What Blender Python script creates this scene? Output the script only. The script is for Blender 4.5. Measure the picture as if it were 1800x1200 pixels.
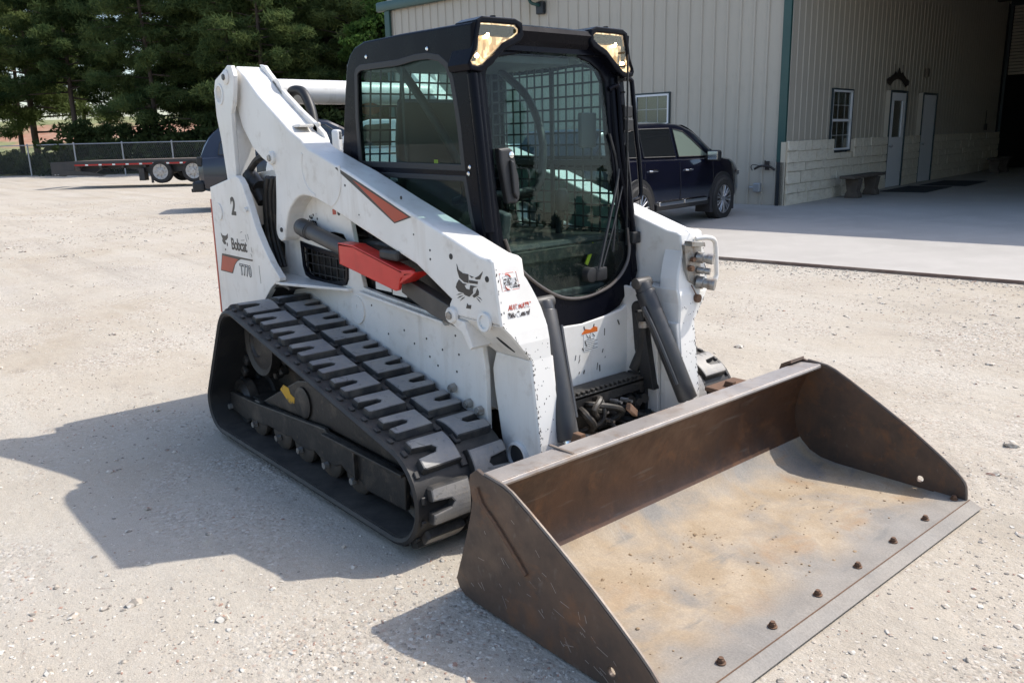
import bpy, bmesh, math, random
import numpy as np
from mathutils import Vector, Matrix, noise
R = math.radians
for o in list(bpy.data.objects): bpy.data.objects.remove(o)
S = bpy.context.scene
C = S.collection

# ---------------------------------------------------------------- camera
CAM = Vector((3.958, -2.564, 1.585)); YAW, PITCH, ROLL = 2.4397, 0.24096, 0.02646
FPX = 1438.94
fw = Vector((math.cos(YAW)*math.cos(PITCH), math.sin(YAW)*math.cos(PITCH), -math.sin(PITCH)))
rt = fw.cross(Vector((0, 0, 1))).normalized(); dn = fw.cross(rt)
r2 = rt*math.cos(ROLL) + dn*math.sin(ROLL); d2 = dn*math.cos(ROLL) - rt*math.sin(ROLL)
cd = bpy.data.cameras.new('camera'); cam = bpy.data.objects.new('camera', cd); C.objects.link(cam)
cam.matrix_world = Matrix(((r2.x, -d2.x, -fw.x, CAM.x), (r2.y, -d2.y, -fw.y, CAM.y), (r2.z, -d2.z, -fw.z, CAM.z), (0, 0, 0, 1)))
cd.sensor_width = 36.0; cd.lens = FPX/1800*36; cd.clip_start = 0.05; cd.clip_end = 2000
S.camera = cam
# ---------------------------------------------------------------- sky, sun, exposure
SUN = Vector((0.265, 0.70, 1.0)).normalized()
W = bpy.data.worlds.new('World'); S.world = W; W.use_nodes = True
wt = W.node_tree; wt.nodes.clear()
sky = wt.nodes.new('ShaderNodeTexSky'); sky.sky_type = 'NISHITA'; sky.sun_disc = False
sky.sun_elevation = math.asin(SUN.z); sky.sun_rotation = math.atan2(SUN.x, SUN.y)
sky.air_density = 1.0; sky.dust_density = 1.8; sky.ozone_density = 0.8
bg = wt.nodes.new('ShaderNodeBackground'); bg.inputs[1].default_value = 0.15
wo = wt.nodes.new('ShaderNodeOutputWorld')
wt.links.new(sky.outputs[0], bg.inputs[0]); wt.links.new(bg.outputs[0], wo.inputs[0])
sl = bpy.data.lights.new('sun', 'SUN'); sl.energy = 2.75; sl.angle = R(0.53); sl.color = (1.0, 0.955, 0.88)
so = bpy.data.objects.new('sun', sl); C.objects.link(so); so.rotation_euler = SUN.to_track_quat('Z', 'Y').to_euler()
so.location = (6, 18, 26)
vs = S.view_settings; vs.view_transform = 'Standard'; vs.look = 'None'; vs.gamma = 1.0; vs.use_curve_mapping = False
vs.exposure = 0.80
S.render.engine = 'CYCLES'
S.cycles.max_bounces = 8; S.cycles.transparent_max_bounces = 24; S.cycles.diffuse_bounces = 3
S.cycles.glossy_bounces = 4; S.cycles.transmission_bounces = 4; S.cycles.caustics_reflective = False; S.cycles.caustics_refractive = False
S.cycles.use_denoising = True; S.cycles.sample_clamp_indirect = 6.0

# ---------------------------------------------------------------- naming helpers
def tag(o, label=None, cat=None, group=None, kind=None):
    if label: o['label'] = label
    if cat: o['category'] = cat
    if group: o['group'] = group
    if kind: o['kind'] = kind
    return o
def thing(name, label, cat, loc=(0, 0, 0), rz=0.0, group=None):
    o = bpy.data.objects.new(name, None); C.objects.link(o); o.empty_display_size = 0.2
    o.location = loc; o.rotation_euler = (0, 0, rz)
    return tag(o, label, cat, group)
def link(name, me, parent=None, mat=None):
    o = bpy.data.objects.new(name, me); C.objects.link(o)
    if parent: o.parent = parent
    if mat is not None and not me.materials: me.materials.append(mat)
    return o
def fin(bm, name, mat, parent=None, smooth=False):
    bmesh.ops.recalc_face_normals(bm, faces=bm.faces[:])
    me = bpy.data.meshes.new(name); bm.to_mesh(me); bm.free()
    if smooth:
        me.polygons.foreach_set('use_smooth', [True]*len(me.polygons)); me.set_sharp_from_angle(angle=R(smooth if smooth is not True else 38))
    return link(name, me, parent, mat)
def dup(o, parent=None, **kw):
    c = o.copy(); C.objects.link(c); c.parent = parent
    for k, v in kw.items(): setattr(c, k, v)
    return c
# ---------------------------------------------------------------- shape helpers
def nb(): return bmesh.new()
AX = {'xz': lambda a, b, t: (a, t, b), 'yz': lambda a, b, t: (t, a, b), 'xy': lambda a, b, t: (a, b, t)}
def prism(bm, outer, t0, t1, ax='xz', holes=(), bev=0.0, seg=2, fn=None):
    f = fn or AX[ax]; b2 = bmesh.new(); es = []
    for loop in [outer]+list(holes):
        vs = [b2.verts.new(f(a, b, t0)) for a, b in loop]
        es += [b2.edges.new((vs[i], vs[(i+1) % len(vs)])) for i in range(len(vs))]
    bmesh.ops.triangle_fill(b2, edges=es, use_beauty=True)
    fs = b2.faces[:]
    if not fs: b2.free(); return
    bmesh.ops.dissolve_limit(b2, angle_limit=0.01, verts=b2.verts[:], edges=b2.edges[:]) if not holes else None
    ex = bmesh.ops.extrude_face_region(b2, geom=b2.faces[:])
    dv = Vector(f(0, 0, t1)) - Vector(f(0, 0, t0))
    bmesh.ops.translate(b2, vec=dv, verts=[g for g in ex['geom'] if isinstance(g, bmesh.types.BMVert)])
    bmesh.ops.recalc_face_normals(b2, faces=b2.faces[:])
    if bev > 0:
        ee = [e for e in b2.edges if len(e.link_faces) == 2 and e.calc_face_angle(0) > 0.9 and abs((e.verts[0].co-e.verts[1].co).normalized().dot(dv.normalized())) < 0.9]
        bmesh.ops.bevel(b2, geom=ee, offset=bev, segments=seg, profile=0.5, affect='EDGES', clamp_overlap=True)
    merge(bm, b2)
def merge(bm, b2, mtx=None):
    if mtx is not None: bmesh.ops.transform(b2, matrix=mtx, verts=b2.verts[:])
    me = bpy.data.meshes.new('t'); b2.to_mesh(me); b2.free(); bm.from_mesh(me); bpy.data.meshes.remove(me)
def box(bm, c, s, rot=None, bev=0.0, seg=2):
    b2 = bmesh.new(); bmesh.ops.create_cube(b2, size=1.0)
    bmesh.ops.scale(b2, vec=s, verts=b2.verts[:])
    if bev > 0: bmesh.ops.bevel(b2, geom=b2.edges[:], offset=bev, segments=seg, profile=0.5, affect='EDGES', clamp_overlap=True)
    m = Matrix.Translation(c)
    if rot is not None: m = m @ (rot if isinstance(rot, Matrix) else Matrix.Rotation(rot, 4, 'Z'))
    merge(bm, b2, m)
def bx(bm, x0, x1, y0, y1, z0, z1, bev=0.0): box(bm, ((x0+x1)/2, (y0+y1)/2, (z0+z1)/2), (abs(x1-x0), abs(y1-y0), abs(z1-z0)), None, bev)
def cyl(bm, p0, p1, r0, r1=None, seg=20, bev=0.0):
    p0, p1 = Vector(p0), Vector(p1); d = p1-p0
    b2 = bmesh.new(); bmesh.ops.create_cone(b2, cap_ends=True, segments=seg, radius1=r0, radius2=r0 if r1 is None else r1, depth=d.length)
    if bev > 0:
        ee = [e for e in b2.edges if len(e.link_faces) == 2 and any(len(f.verts) > 4 for f in e.link_faces)]
        bmesh.ops.bevel(b2, geom=ee, offset=bev, segments=2, profile=0.5, affect='EDGES')
    merge(bm, b2, Matrix.Translation((p0+p1)/2) @ d.to_track_quat('Z', 'Y').to_matrix().to_4x4())
def ringcyl(bm, p0, p1, ro, ri, seg=24):
    p0, p1 = Vector(p0), Vector(p1); d = p1-p0; b2 = bmesh.new()
    rows = []
    for r, zz in ((ri, 0), (ro, 0), (ro, d.length), (ri, d.length)):
        rows.append([b2.verts.new((r*math.cos(2*math.pi*i/seg), r*math.sin(2*math.pi*i/seg), zz)) for i in range(seg)])
    for k in range(4):
        a, b = rows[k], rows[(k+1) % 4]
        for i in range(seg): b2.faces.new((a[i], a[(i+1) % seg], b[(i+1) % seg], b[i]))
    merge(bm, b2, Matrix.Translation(p0) @ d.to_track_quat('Z', 'Y').to_matrix().to_4x4())
def smoothpath(pts, n=6):
    pts = [Vector(p) for p in pts]
    if len(pts) < 3: return pts
    out = []; P = [pts[0]*2-pts[1]]+pts+[pts[-1]*2-pts[-2]]
    for i in range(1, len(P)-2):
        for k in range(n):
            t = k/n; a, b, c, d = P[i-1], P[i], P[i+1], P[i+2]
            out.append(0.5*((2*b)+(c-a)*t+(2*a-5*b+4*c-d)*t*t+(-a+3*b-3*c+d)*t**3))
    return out+[pts[-1]]
def tube(bm, pts, r, seg=8, smooth=0, r1=None, cap=True):
    pts = smoothpath(pts, smooth) if smooth else [Vector(p) for p in pts]
    up = Vector((0, 0, 1)); rows = []; prev = None; n = len(pts)
    for i, p in enumerate(pts):
        d = (pts[min(i+1, n-1)]-pts[max(i-1, 0)]).normalized()
        if prev is None: a = d.cross(up if abs(d.z) < 0.9 else Vector((1, 0, 0))).normalized()
        else: a = (prev - d*prev.dot(d)).normalized()
        prev = a; b = d.cross(a); rr = r if r1 is None else r+(r1-r)*i/(n-1)
        rows.append([bm.verts.new(p+a*rr*math.cos(2*math.pi*k/seg)+b*rr*math.sin(2*math.pi*k/seg)) for k in range(seg)])
    for i in range(n-1):
        for k in range(seg): bm.faces.new((rows[i][k], rows[i][(k+1) % seg], rows[i+1][(k+1) % seg], rows[i+1][k]))
    if cap: bm.faces.new(rows[0][::-1]); bm.faces.new(rows[-1])
def lathe(bm, prof, p, axis, seg=32, cap=True):
    # prof: list of (radius, height along axis)
    b2 = bmesh.new(); rows = []
    for r, h in prof: rows.append([b2.verts.new((r*math.cos(2*math.pi*i/seg), r*math.sin(2*math.pi*i/seg), h)) for i in range(seg)])
    for a, b in zip(rows[:-1], rows[1:]):
        for i in range(seg): b2.faces.new((a[i], a[(i+1) % seg], b[(i+1) % seg], b[i]))
    if cap: b2.faces.new(rows[0][::-1]); b2.faces.new(rows[-1])
    merge(bm, b2, Matrix.Translation(p) @ Vector(axis).to_track_quat('Z', 'Y').to_matrix().to_4x4())
def arc(cx, cy, r, a0, a1, n=8): return [(cx+r*math.cos(R(a0+(a1-a0)*i/n)), cy+r*math.sin(R(a0+(a1-a0)*i/n))) for i in range(n+1)]
def rrect(x0, y0, x1, y1, r, n=4):
    return arc(x1-r, y0+r, r, -90, 0, n)+arc(x1-r, y1-r, r, 0, 90, n)+arc(x0+r, y1-r, r, 90, 180, n)+arc(x0+r, y0+r, r, 180, 270, n)
def inset(poly, d):
    n = len(poly); ar = sum(poly[i][0]*poly[(i+1) % n][1]-poly[(i+1) % n][0]*poly[i][1] for i in range(n)); s = 1 if ar > 0 else -1; out = []
    for i in range(n):
        p, q, r_ = Vector(poly[i-1]), Vector(poly[i]), Vector(poly[(i+1) % n])
        a = (q-p).normalized(); b = (r_-q).normalized(); na = Vector((-a.y, a.x))*s; nb_ = Vector((-b.y, b.x))*s
        m = (na+nb_); m = m.normalized()/max(0.35, m.normalized().dot(na)); out.append(tuple(q+m*d))
    return out
def text(name, s, size, mat, parent, mtx, ext=0.0006, sx=1.0, shear=0.0, align='LEFT', offset=0.0, space=1.0):
    cu = bpy.data.curves.new(name, 'FONT'); cu.body = s; cu.size = size; cu.extrude = ext; cu.align_x = align; cu.shear = shear; cu.offset = offset; cu.space_character = space
    o = bpy.data.objects.new(name, cu); C.objects.link(o)
    bpy.context.view_layer.update()
    me = bpy.data.meshes.new_from_object(o.evaluated_get(bpy.context.evaluated_depsgraph_get()))
    bpy.data.objects.remove(o); bpy.data.curves.remove(cu)
    for v in me.vertices: v.co.x *= sx
    me.transform(mtx); me.materials.clear(); me.materials.append(mat)
    return link(name, me, parent)
# ---------------------------------------------------------------- materials
def nodes_of(name):
    m = bpy.data.materials.new(name); m.use_nodes = True; nt = m.node_tree; nt.nodes.clear()
    out = nt.nodes.new('ShaderNodeOutputMaterial'); return m, nt, out
class NT:
    def __init__(s, nt): s.nt = nt
    def n(s, t, **kw):
        x = s.nt.nodes.new('ShaderNode'+t)
        for k, v in kw.items():
            if k.startswith('i_'):
                key = k[2:]; x.inputs[int(key) if key.isdigit() else key.replace('_', ' ')].default_value = v
            else: setattr(x, k, v)
        return x
    def l(s, a, b): s.nt.links.new(a, b)
    def coord(s, kind='Object', scale=(1, 1, 1)):
        tc = s.n('TexCoord'); mp = s.n('Mapping'); mp.inputs['Scale'].default_value = scale; s.l(tc.outputs[kind], mp.inputs[0]); return mp.outputs[0]
    def noise(s, co, scale, detail=4, rough=0.55, dist=0.0):
        x = s.n('TexNoise'); x.inputs['Scale'].default_value = scale; x.inputs['Detail'].default_value = detail; x.inputs['Roughness'].default_value = rough; x.inputs['Distortion'].default_value = dist
        s.l(co, x.inputs['Vector']); return x.outputs['Fac']
    def voro(s, co, scale, feat='F1', out='Distance', rnd=1.0):
        x = s.n('TexVoronoi', feature=feat); x.inputs['Scale'].default_value = scale; x.inputs['Randomness'].default_value = rnd; s.l(co, x.inputs['Vector']); return x.outputs[out]
    def rng(s, v, a, b, c=0.0, d=1.0):
        x = s.n('MapRange'); x.inputs[1].default_value = a; x.inputs[2].default_value = b; x.inputs[3].default_value = c; x.inputs[4].default_value = d; s.l(v, x.inputs[0]); return x.outputs[0]
    def math(s, op, a, b=None):
        x = s.n('Math', operation=op)
        for i, v in enumerate((a, b)):
            if v is None: continue
            if isinstance(v, (int, float)): x.inputs[i].default_value = v
            else: s.l(v, x.inputs[i])
        return x.outputs[0]
    def mix(s, f, a, b):
        x = s.n('Mix', data_type='RGBA')
        for i, v in ((0, f), (6, a), (7, b)):
            if isinstance(v, (int, float)): x.inputs[i].default_value = v
            elif isinstance(v, tuple): x.inputs[i].default_value = (*v[:3], 1)
            else: s.l(v, x.inputs[i])
        return x.outputs[2]
    def bump(s, h, strength=0.3, dist=0.01, prev=None):
        x = s.n('Bump'); x.inputs['Strength'].default_value = strength; x.inputs['Distance'].default_value = dist; s.l(h, x.inputs['Height'])
        if prev is not None: s.l(prev, x.inputs['Normal'])
        return x.outputs[0]
def pm(name, col, rough=0.5, metal=0.0, layers=(), bump=None, coat=0.0, spec=0.5, rvar=None, scale=(1, 1, 1), chips=None, streak=None, dust=None, emit=None, kind='Object'):
    """layers: (colour, noise scale, lo, hi, amount[, detail]); chips: (colour, scale, radius, gate); dust: (colour, amount) on faces that look up"""
    m, nt, out = nodes_of(name); t = NT(nt); p = t.n('BsdfPrincipled'); t.l(p.outputs[0], out.inputs[0])
    p.inputs['Roughness'].default_value = rough; p.inputs['Metallic'].default_value = metal; p.inputs['Coat Weight'].default_value = coat; p.inputs['Specular IOR Level'].default_value = spec
    co = t.coord(kind, scale); c = col
    for i, L in enumerate(layers):
        f = t.rng(t.noise(co, L[1], L[5] if len(L) > 5 else 5, 0.6), L[2], L[3], 0, L[4]); c = t.mix(f, c, L[0])
    if dust:
        g = t.n('NewGeometry'); sp = t.n('SeparateXYZ'); t.l(g.outputs['Normal'], sp.inputs[0])
        f = t.math('MULTIPLY', t.rng(sp.outputs[2], 0.2, 0.95, 0, 1), t.rng(t.noise(co, 9, 6, 0.65), 0.3, 0.7, 0, dust[1])); c = t.mix(f, c, dust[0])
    if streak:
        s2 = t.coord(kind, (7, 7, 0.9)); f = t.math('MULTIPLY', t.rng(t.noise(s2, 1.6, 5, 0.65), 0.52, 0.74, 0, streak[1]), t.rng(t.noise(co, 1.7, 3), 0.38, 0.62)); c = t.mix(f, c, streak[0])
    if chips:
        v = t.voro(co, chips[1]); n = t.noise(co, chips[1]*0.23, 3)
        rr = t.rng(n, chips[3], chips[3]+0.2, 0.0, chips[2]); f = t.math('LESS_THAN', v, rr); c = t.mix(f, c, chips[0])
    if isinstance(c, tuple): p.inputs['Base Color'].default_value = (*c, 1)
    else: t.l(c, p.inputs['Base Color'])
    if rvar: t.l(t.rng(t.noise(co, rvar[0], 4), 0.3, 0.7, rvar[1], rvar[2]), p.inputs['Roughness'])
    if bump: t.l(t.bump(t.noise(co, bump[0], 6, 0.6), bump[1], bump[2]), p.inputs['Normal'])
    if emit: p.inputs['Emission Color'].default_value = (*emit[0], 1); p.inputs['Emission Strength'].default_value = emit[1]
    return m
DUST = (0.40, 0.34, 0.27)
M = {}
M['white'] = pm('white_paint', (0.77, 0.745, 0.70), 0.34, layers=[((0.56, 0.52, 0.46), 2.2, 0.44, 0.75, 0.5), ((0.42, 0.36, 0.29), 13, 0.56, 0.8, 0.5)], coat=0.15, chips=((0.06, 0.055, 0.05), 17, 0.10, 0.66), streak=((0.40, 0.33, 0.25), 0.45), rvar=(6, 0.28, 0.5), bump=(5, 0.04, 0.004))
M['white_worn'] = pm('worn_white_paint', (0.77, 0.745, 0.70), 0.38, layers=[((0.52, 0.48, 0.42), 3.5, 0.5, 0.8, 0.45)], coat=0.1, chips=((0.05, 0.045, 0.04), 30, 0.12, 0.64), streak=((0.42, 0.35, 0.27), 0.4), rvar=(6, 0.3, 0.55), bump=(5, 0.05, 0.004))
M['black'] = pm('black_gloss_paint', (0.004, 0.0045, 0.008), 0.3, coat=0.0, layers=[((0.010, 0.0095, 0.011), 6, 0.5, 0.85, 0.6)], rvar=(7, 0.2, 0.36), dust=(DUST, 0.010), spec=0.09)
M['black_matt'] = pm('black_matt', (0.016, 0.016, 0.017), 0.55, layers=[((0.05, 0.045, 0.04), 8, 0.5, 0.8, 0.5)], bump=(60, 0.1, 0.002))
M['grime'] = pm('greasy_black', (0.014, 0.013, 0.012), 0.5, layers=[((0.10, 0.08, 0.06), 9, 0.52, 0.75, 0.7), ((0.16, 0.12, 0.085), 30, 0.58, 0.8, 0.5)], bump=(40, 0.35, 0.006), dust=(DUST, 0.12))
M['interior'] = pm('cab_interior_grey', (0.05, 0.052, 0.055), 0.6, layers=[((0.09, 0.088, 0.085), 5, 0.5, 0.8, 0.5)])
M['seat'] = pm('seat_vinyl', (0.012, 0.012, 0.013), 0.5, bump=(90, 0.1, 0.002))
M['cylinder'] = pm('grey_cylinder_paint', (0.035, 0.035, 0.037), 0.42, layers=[((0.10, 0.085, 0.07), 7, 0.5, 0.8, 0.5)], rvar=(8, 0.3, 0.6))
M['bargrey'] = pm('grey_brown_guard', (0.06, 0.055, 0.051), 0.5, layers=[((0.13, 0.115, 0.10), 7, 0.5, 0.8, 0.5)])
M['red'] = pm('red_paint', (0.62, 0.03, 0.022), 0.4, layers=[((0.40, 0.05, 0.035), 8, 0.5, 0.8, 0.5)], rvar=(8, 0.3, 0.5))
M['redstrip'] = pm('red_edge_paint', (0.46, 0.085, 0.05), 0.5)
M['orange'] = pm('orange_decal', (0.42, 0.06, 0.025), 0.45, layers=[((0.30, 0.045, 0.02), 6, 0.4, 0.8, 0.6)])
M['decal'] = pm('dark_decal', (0.045, 0.038, 0.032), 0.5, layers=[((0.10, 0.09, 0.08), 20, 0.5, 0.8, 0.5)])
M['decal_worn'] = pm('worn_decal', (0.05, 0.035, 0.03), 0.5, layers=[((0.70, 0.70, 0.70), 55, 0.50, 0.56, 1.0, 2)])
M['decal_red'] = pm('worn_red_decal', (0.42, 0.06, 0.03), 0.5, layers=[((0.70, 0.70, 0.70), 60, 0.52, 0.58, 1.0, 2)])
M['decal_white'] = pm('white_decal', (0.72, 0.72, 0.70), 0.45)
M['decal_orange'] = pm('warning_orange', (0.62, 0.14, 0.02), 0.45)
M['yellow'] = pm('worn_yellow_decal', (0.55, 0.30, 0.01), 0.5, layers=[((0.05, 0.04, 0.03), 22, 0.52, 0.6, 0.9)])
M['rubber'] = pm('track_rubber', (0.014, 0.0138, 0.0145), 0.6, layers=[((0.038, 0.034, 0.031), 7, 0.45, 0.75, 0.8)], bump=(55, 0.25, 0.003), dust=(DUST, 0.16))
def lug_mat():
    m, nt, out = nodes_of('dusty_sheen_lug_rubber'); t = NT(nt); p = t.n('BsdfPrincipled'); t.l(p.outputs[0], out.inputs[0]); co = t.coord(); oi = t.n('ObjectInfo')
    va = t.n('VectorMath', operation='ADD'); t.l(co, va.inputs[0]); cx = t.n('CombineXYZ'); t.l(t.math('MULTIPLY', oi.outputs['Random'], 37.0), cx.inputs[0]); t.l(cx.outputs[0], va.inputs[1]); co = va.outputs[0]
    tc = t.n('TexCoord'); sp = t.n('SeparateXYZ'); t.l(tc.outputs['Normal'], sp.inputs[0]); top = t.rng(sp.outputs[2], 0.80, 0.98)
    dark = t.mix(t.rng(t.noise(co, 14, 5), 0.4, 0.7), (0.022, 0.0215, 0.022), (0.075, 0.066, 0.056))
    worn = t.mix(t.rng(t.noise(co, 9, 6, 0.65), 0.35, 0.68), (0.215, 0.21, 0.21), (0.32, 0.295, 0.26)); worn = t.mix(t.rng(t.noise(co, 30, 5, 0.7), 0.55, 0.72, 0, 0.7), worn, (0.30, 0.255, 0.195)); worn = t.mix(t.rng(t.noise(co, 22, 4, 0.6, 1.0), 0.60, 0.68, 0, 0.6), worn, (0.06, 0.058, 0.056))  # tread tops paler: pressed dust plus sky sheen put into the colour
    t.l(t.mix(top, dark, worn), p.inputs['Base Color']); t.l(t.rng(top, 0, 1, 0.75, 0.5), p.inputs['Roughness'])
    t.l(t.bump(t.noise(co, 60, 5, 0.7), 0.4, 0.004), p.inputs['Normal']); return m
M['lug'] = lug_mat()
M['roller'] = pm('worn_roller', (0.075, 0.065, 0.055), 0.5, 0.3, layers=[((0.15, 0.11, 0.08), 9, 0.5, 0.75, 0.7)], bump=(40, 0.25, 0.005))
M['steel'] = pm('bare_steel', (0.42, 0.40, 0.37), 0.38, 0.8, layers=[((0.22, 0.16, 0.11), 10, 0.5, 0.75, 0.7)], rvar=(20, 0.28, 0.5))
M['rust'] = pm('rusty_steel', (0.13, 0.07, 0.04), 0.75, 0.1, layers=[((0.22, 0.11, 0.05), 18, 0.5, 0.75, 0.7)], bump=(70, 0.3, 0.003))
M['zinc'] = pm('zinc_fitting', (0.35, 0.34, 0.32), 0.42, 0.7, layers=[((0.18, 0.12, 0.08), 24, 0.5, 0.7, 0.8)])
M['chrome'] = pm('chrome', (0.75, 0.75, 0.74), 0.16, 1.0)
M['hose'] = pm('rubber_hose', (0.013, 0.013, 0.013), 0.5)
M['hivis'] = pm('yellow_marker', (0.55, 0.55, 0.03), 0.5)
M['amber'] = pm('amber_sticker', (0.62, 0.12, 0.03), 0.5)
def bucket_mat(name, base, patch, rust, dustc, dusta, rough, metal, sc, dlo, dhi):
    m, nt, out = nodes_of(name); t = NT(nt); p = t.n('BsdfPrincipled'); t.l(p.outputs[0], out.inputs[0])
    co = t.coord(); st = t.coord(scale=sc)
    c = t.mix(t.rng(t.noise(co, 3.0, 6, 0.65), 0.38, 0.66, 0, 0.85), base, patch)
    c = t.mix(t.rng(t.noise(co, 7.5, 8, 0.7, 0.4), 0.52, 0.7, 0, 0.75), c, rust)
    scr = t.rng(t.noise(st, 34, 3, 0.5), 0.64, 0.74, 0, 0.3); c = t.mix(scr, c, (0.20, 0.18, 0.16))
    df = t.math('MULTIPLY', t.rng(t.noise(co, 2.1, 7, 0.62, 0.3), dlo, dhi, 0, 1), dusta)
    fg = t.rng(t.noise(co, 90, 4, 0.7), 0.3, 0.7, 0.75, 1.1)
    c = t.mix(t.math('MULTIPLY', df, fg), c, dustc); t.l(c, p.inputs['Base Color'])
    r = t.mix(df, t.mix(t.rng(t.noise(co, 12, 5), 0.3, 0.7), (rough-.12,)*3, (rough+.12,)*3), (0.9, 0.9, 0.9)); t.l(r, p.inputs['Roughness'])
    mm = t.rng(df, 0, 0.6, metal, 0.0); t.l(mm, p.inputs['Metallic'])
    b = t.bump(t.noise(co, 60, 6, 0.7), 0.22, 0.004); t.l(t.bump(t.noise(co, 6, 4), 0.25, 0.012, b), p.inputs['Normal'])
    return m
M['bucket_wall'] = bucket_mat('bucket_brown_steel', (0.10, 0.050, 0.029), (0.052, 0.033, 0.024), (0.17, 0.078, 0.036), (0.22, 0.17, 0.12), 0.35, 0.46, 0.35, (1, 0.12, 1), 0.58, 0.78)
M['bucket_plate'] = bucket_mat('bucket_side_steel', (0.12, 0.076, 0.053), (0.050, 0.039, 0.033), (0.19, 0.09, 0.043), (0.20, 0.165, 0.12), 0.3, 0.52, 0.2, (1, 1, 0.6), 0.58, 0.8)
M['bucket_lip'] = bucket_mat('worn_bucket_steel', (0.43, 0.39, 0.36), (0.30, 0.265, 0.24), (0.26, 0.17, 0.11), (0.36, 0.30, 0.23), 0.5, 0.42, 0.45, (1, 0.2, 1), 0.45, 0.75)
def floor_mat():
    m, nt, out = nodes_of('bucket_floor_dusty'); t = NT(nt); p = t.n('BsdfPrincipled'); t.l(p.outputs[0], out.inputs[0])
    co = t.coord(); st = t.coord(scale=(3.2, 0.9, 1))
    grey = t.mix(t.rng(t.noise(co, 5, 6), 0.35, 0.65), (0.215, 0.198, 0.178), (0.285, 0.26, 0.23))
    tan = t.mix(t.rng(t.noise(co, 8, 6), 0.35, 0.65), (0.34, 0.255, 0.165), (0.41, 0.325, 0.23))
    sp = t.n('SeparateXYZ'); t.l(co, sp.inputs[0])
    win = t.rng(sp.outputs[0], 2.52, 2.66, 1.0, 0.12)
    f = t.math('MULTIPLY', t.rng(t.noise(co, 2.6, 7, 0.6, 0.6), 0.33, 0.56), win); c = t.mix(f, grey, tan)
    f2 = t.math('MULTIPLY', t.rng(t.noise(co, 3.4, 5, 0.55, 0.8), 0.60, 0.72), win); c = t.mix(t.math('MULTIPLY', f2, 0.6), c, (0.34, 0.20, 0.095))
    f3 = t.rng(t.noise(st, 4.2, 6, 0.6, 0.3), 0.60, 0.70, 0, 0.55); c = t.mix(f3, c, (0.17, 0.165, 0.155))
    scr = t.rng(t.noise(t.coord(scale=(1.5, 30, 1)), 3, 2), 0.66, 0.72, 0, 0.16); c = t.mix(scr, c, (0.48, 0.45, 0.41))
    g = t.rng(t.noise(co, 140, 3, 0.7), 0.3, 0.7, 0.82, 1.12); x = t.n('Mix', data_type='RGBA', blend_type='MULTIPLY'); x.inputs[0].default_value = 1
    t.l(c, x.inputs[6]); t.l(g, x.inputs[7]); t.l(x.outputs[2], p.inputs['Base Color'])
    p.inputs['Roughness'].default_value = 0.72; p.inputs['Specular IOR Level'].default_value = 0.35
    t.l(t.bump(t.noise(co, 110, 5, 0.7), 0.25, 0.004, t.bump(t.noise(co, 5, 5), 0.3, 0.012)), p.inputs['Normal']); return m
M['bucket_floor'] = floor_mat()
M['worn_edge'] = bucket_mat('worn_plate_edge', (0.24, 0.195, 0.16), (0.15, 0.115, 0.09), (0.20, 0.11, 0.06), (0.3, 0.25, 0.19), 0.4, 0.5, 0.25, (1, 1, 1), 0.45, 0.75)
M['soil'] = pm('dry_soil', (0.30, 0.215, 0.135), 0.95, layers=[((0.19, 0.14, 0.095), 24, 0.45, 0.65, 0.8, 1)], spec=0.15)
def glass(name, tint, refl=1.0, rough=0.0):
    m, nt, out = nodes_of(name); t = NT(nt)
    tr = t.n('BsdfTransparent'); tr.inputs[0].default_value = (*tint, 1); g = t.n('BsdfGlossy'); g.inputs['Color'].default_value = (1, 1, 1, 1); g.inputs['Roughness'].default_value = rough
    ge = t.n('NewGeometry'); fr = t.n('Fresnel'); t.l(t.rng(ge.outputs['Backfacing'], 0, 1, 1.52, 1/1.52), fr.inputs[0]); mx = t.n('MixShader'); df = t.n('BsdfDiffuse'); df.inputs[0].default_value = (0.5, 0.47, 0.42, 1)
    f = t.math('MULTIPLY', fr.outputs[0], 1.0*refl); t.l(f, mx.inputs[0]); t.l(tr.outputs[0], mx.inputs[1]); t.l(g.outputs[0], mx.inputs[2])
    m2 = t.n('MixShader'); co = t.coord(); t.l(t.rng(t.noise(co, 5, 6, 0.7), 0.4, 0.8, 0.0005, 0.006), m2.inputs[0]); t.l(mx.outputs[0], m2.inputs[1]); t.l(df.outputs[0], m2.inputs[2]); t.l(m2.outputs[0], out.inputs[0]); return m
M['glass'] = glass('tinted_glass', (0.83, 0.92, 0.90), 0.24)
M['glass_side'] = glass('tinted_side_glass', (0.70, 0.81, 0.79), 0.26)
M['lens'] = glass('lamp_lens', (0.97, 0.9, 0.78), 1.0)
M['carglass'] = glass('car_glass', (0.38, 0.41, 0.42), 1.3)
M['house_glass'] = glass('window_glass', (0.55, 0.62, 0.62), 1.6)
def reflector_mat():  # facet glints and warm reflections put in as emission of varying strength
    m, nt, out = nodes_of('glowing_reflector'); t = NT(nt); p = t.n('BsdfPrincipled'); t.l(p.outputs[0], out.inputs[0]); co = t.coord(scale=(1, 1, 0.45))
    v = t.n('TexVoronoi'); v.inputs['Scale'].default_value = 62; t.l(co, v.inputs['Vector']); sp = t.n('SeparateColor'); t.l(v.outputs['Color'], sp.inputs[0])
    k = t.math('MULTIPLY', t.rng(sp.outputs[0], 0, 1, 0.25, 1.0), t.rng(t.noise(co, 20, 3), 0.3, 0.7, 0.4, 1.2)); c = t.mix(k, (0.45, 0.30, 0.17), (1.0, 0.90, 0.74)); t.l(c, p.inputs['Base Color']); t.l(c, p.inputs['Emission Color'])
    t.l(t.rng(k, 0.1, 1.1, 0.10, 0.95), p.inputs['Emission Strength']); p.inputs['Metallic'].default_value = 0.6; p.inputs['Roughness'].default_value = 0.25; return m
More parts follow.
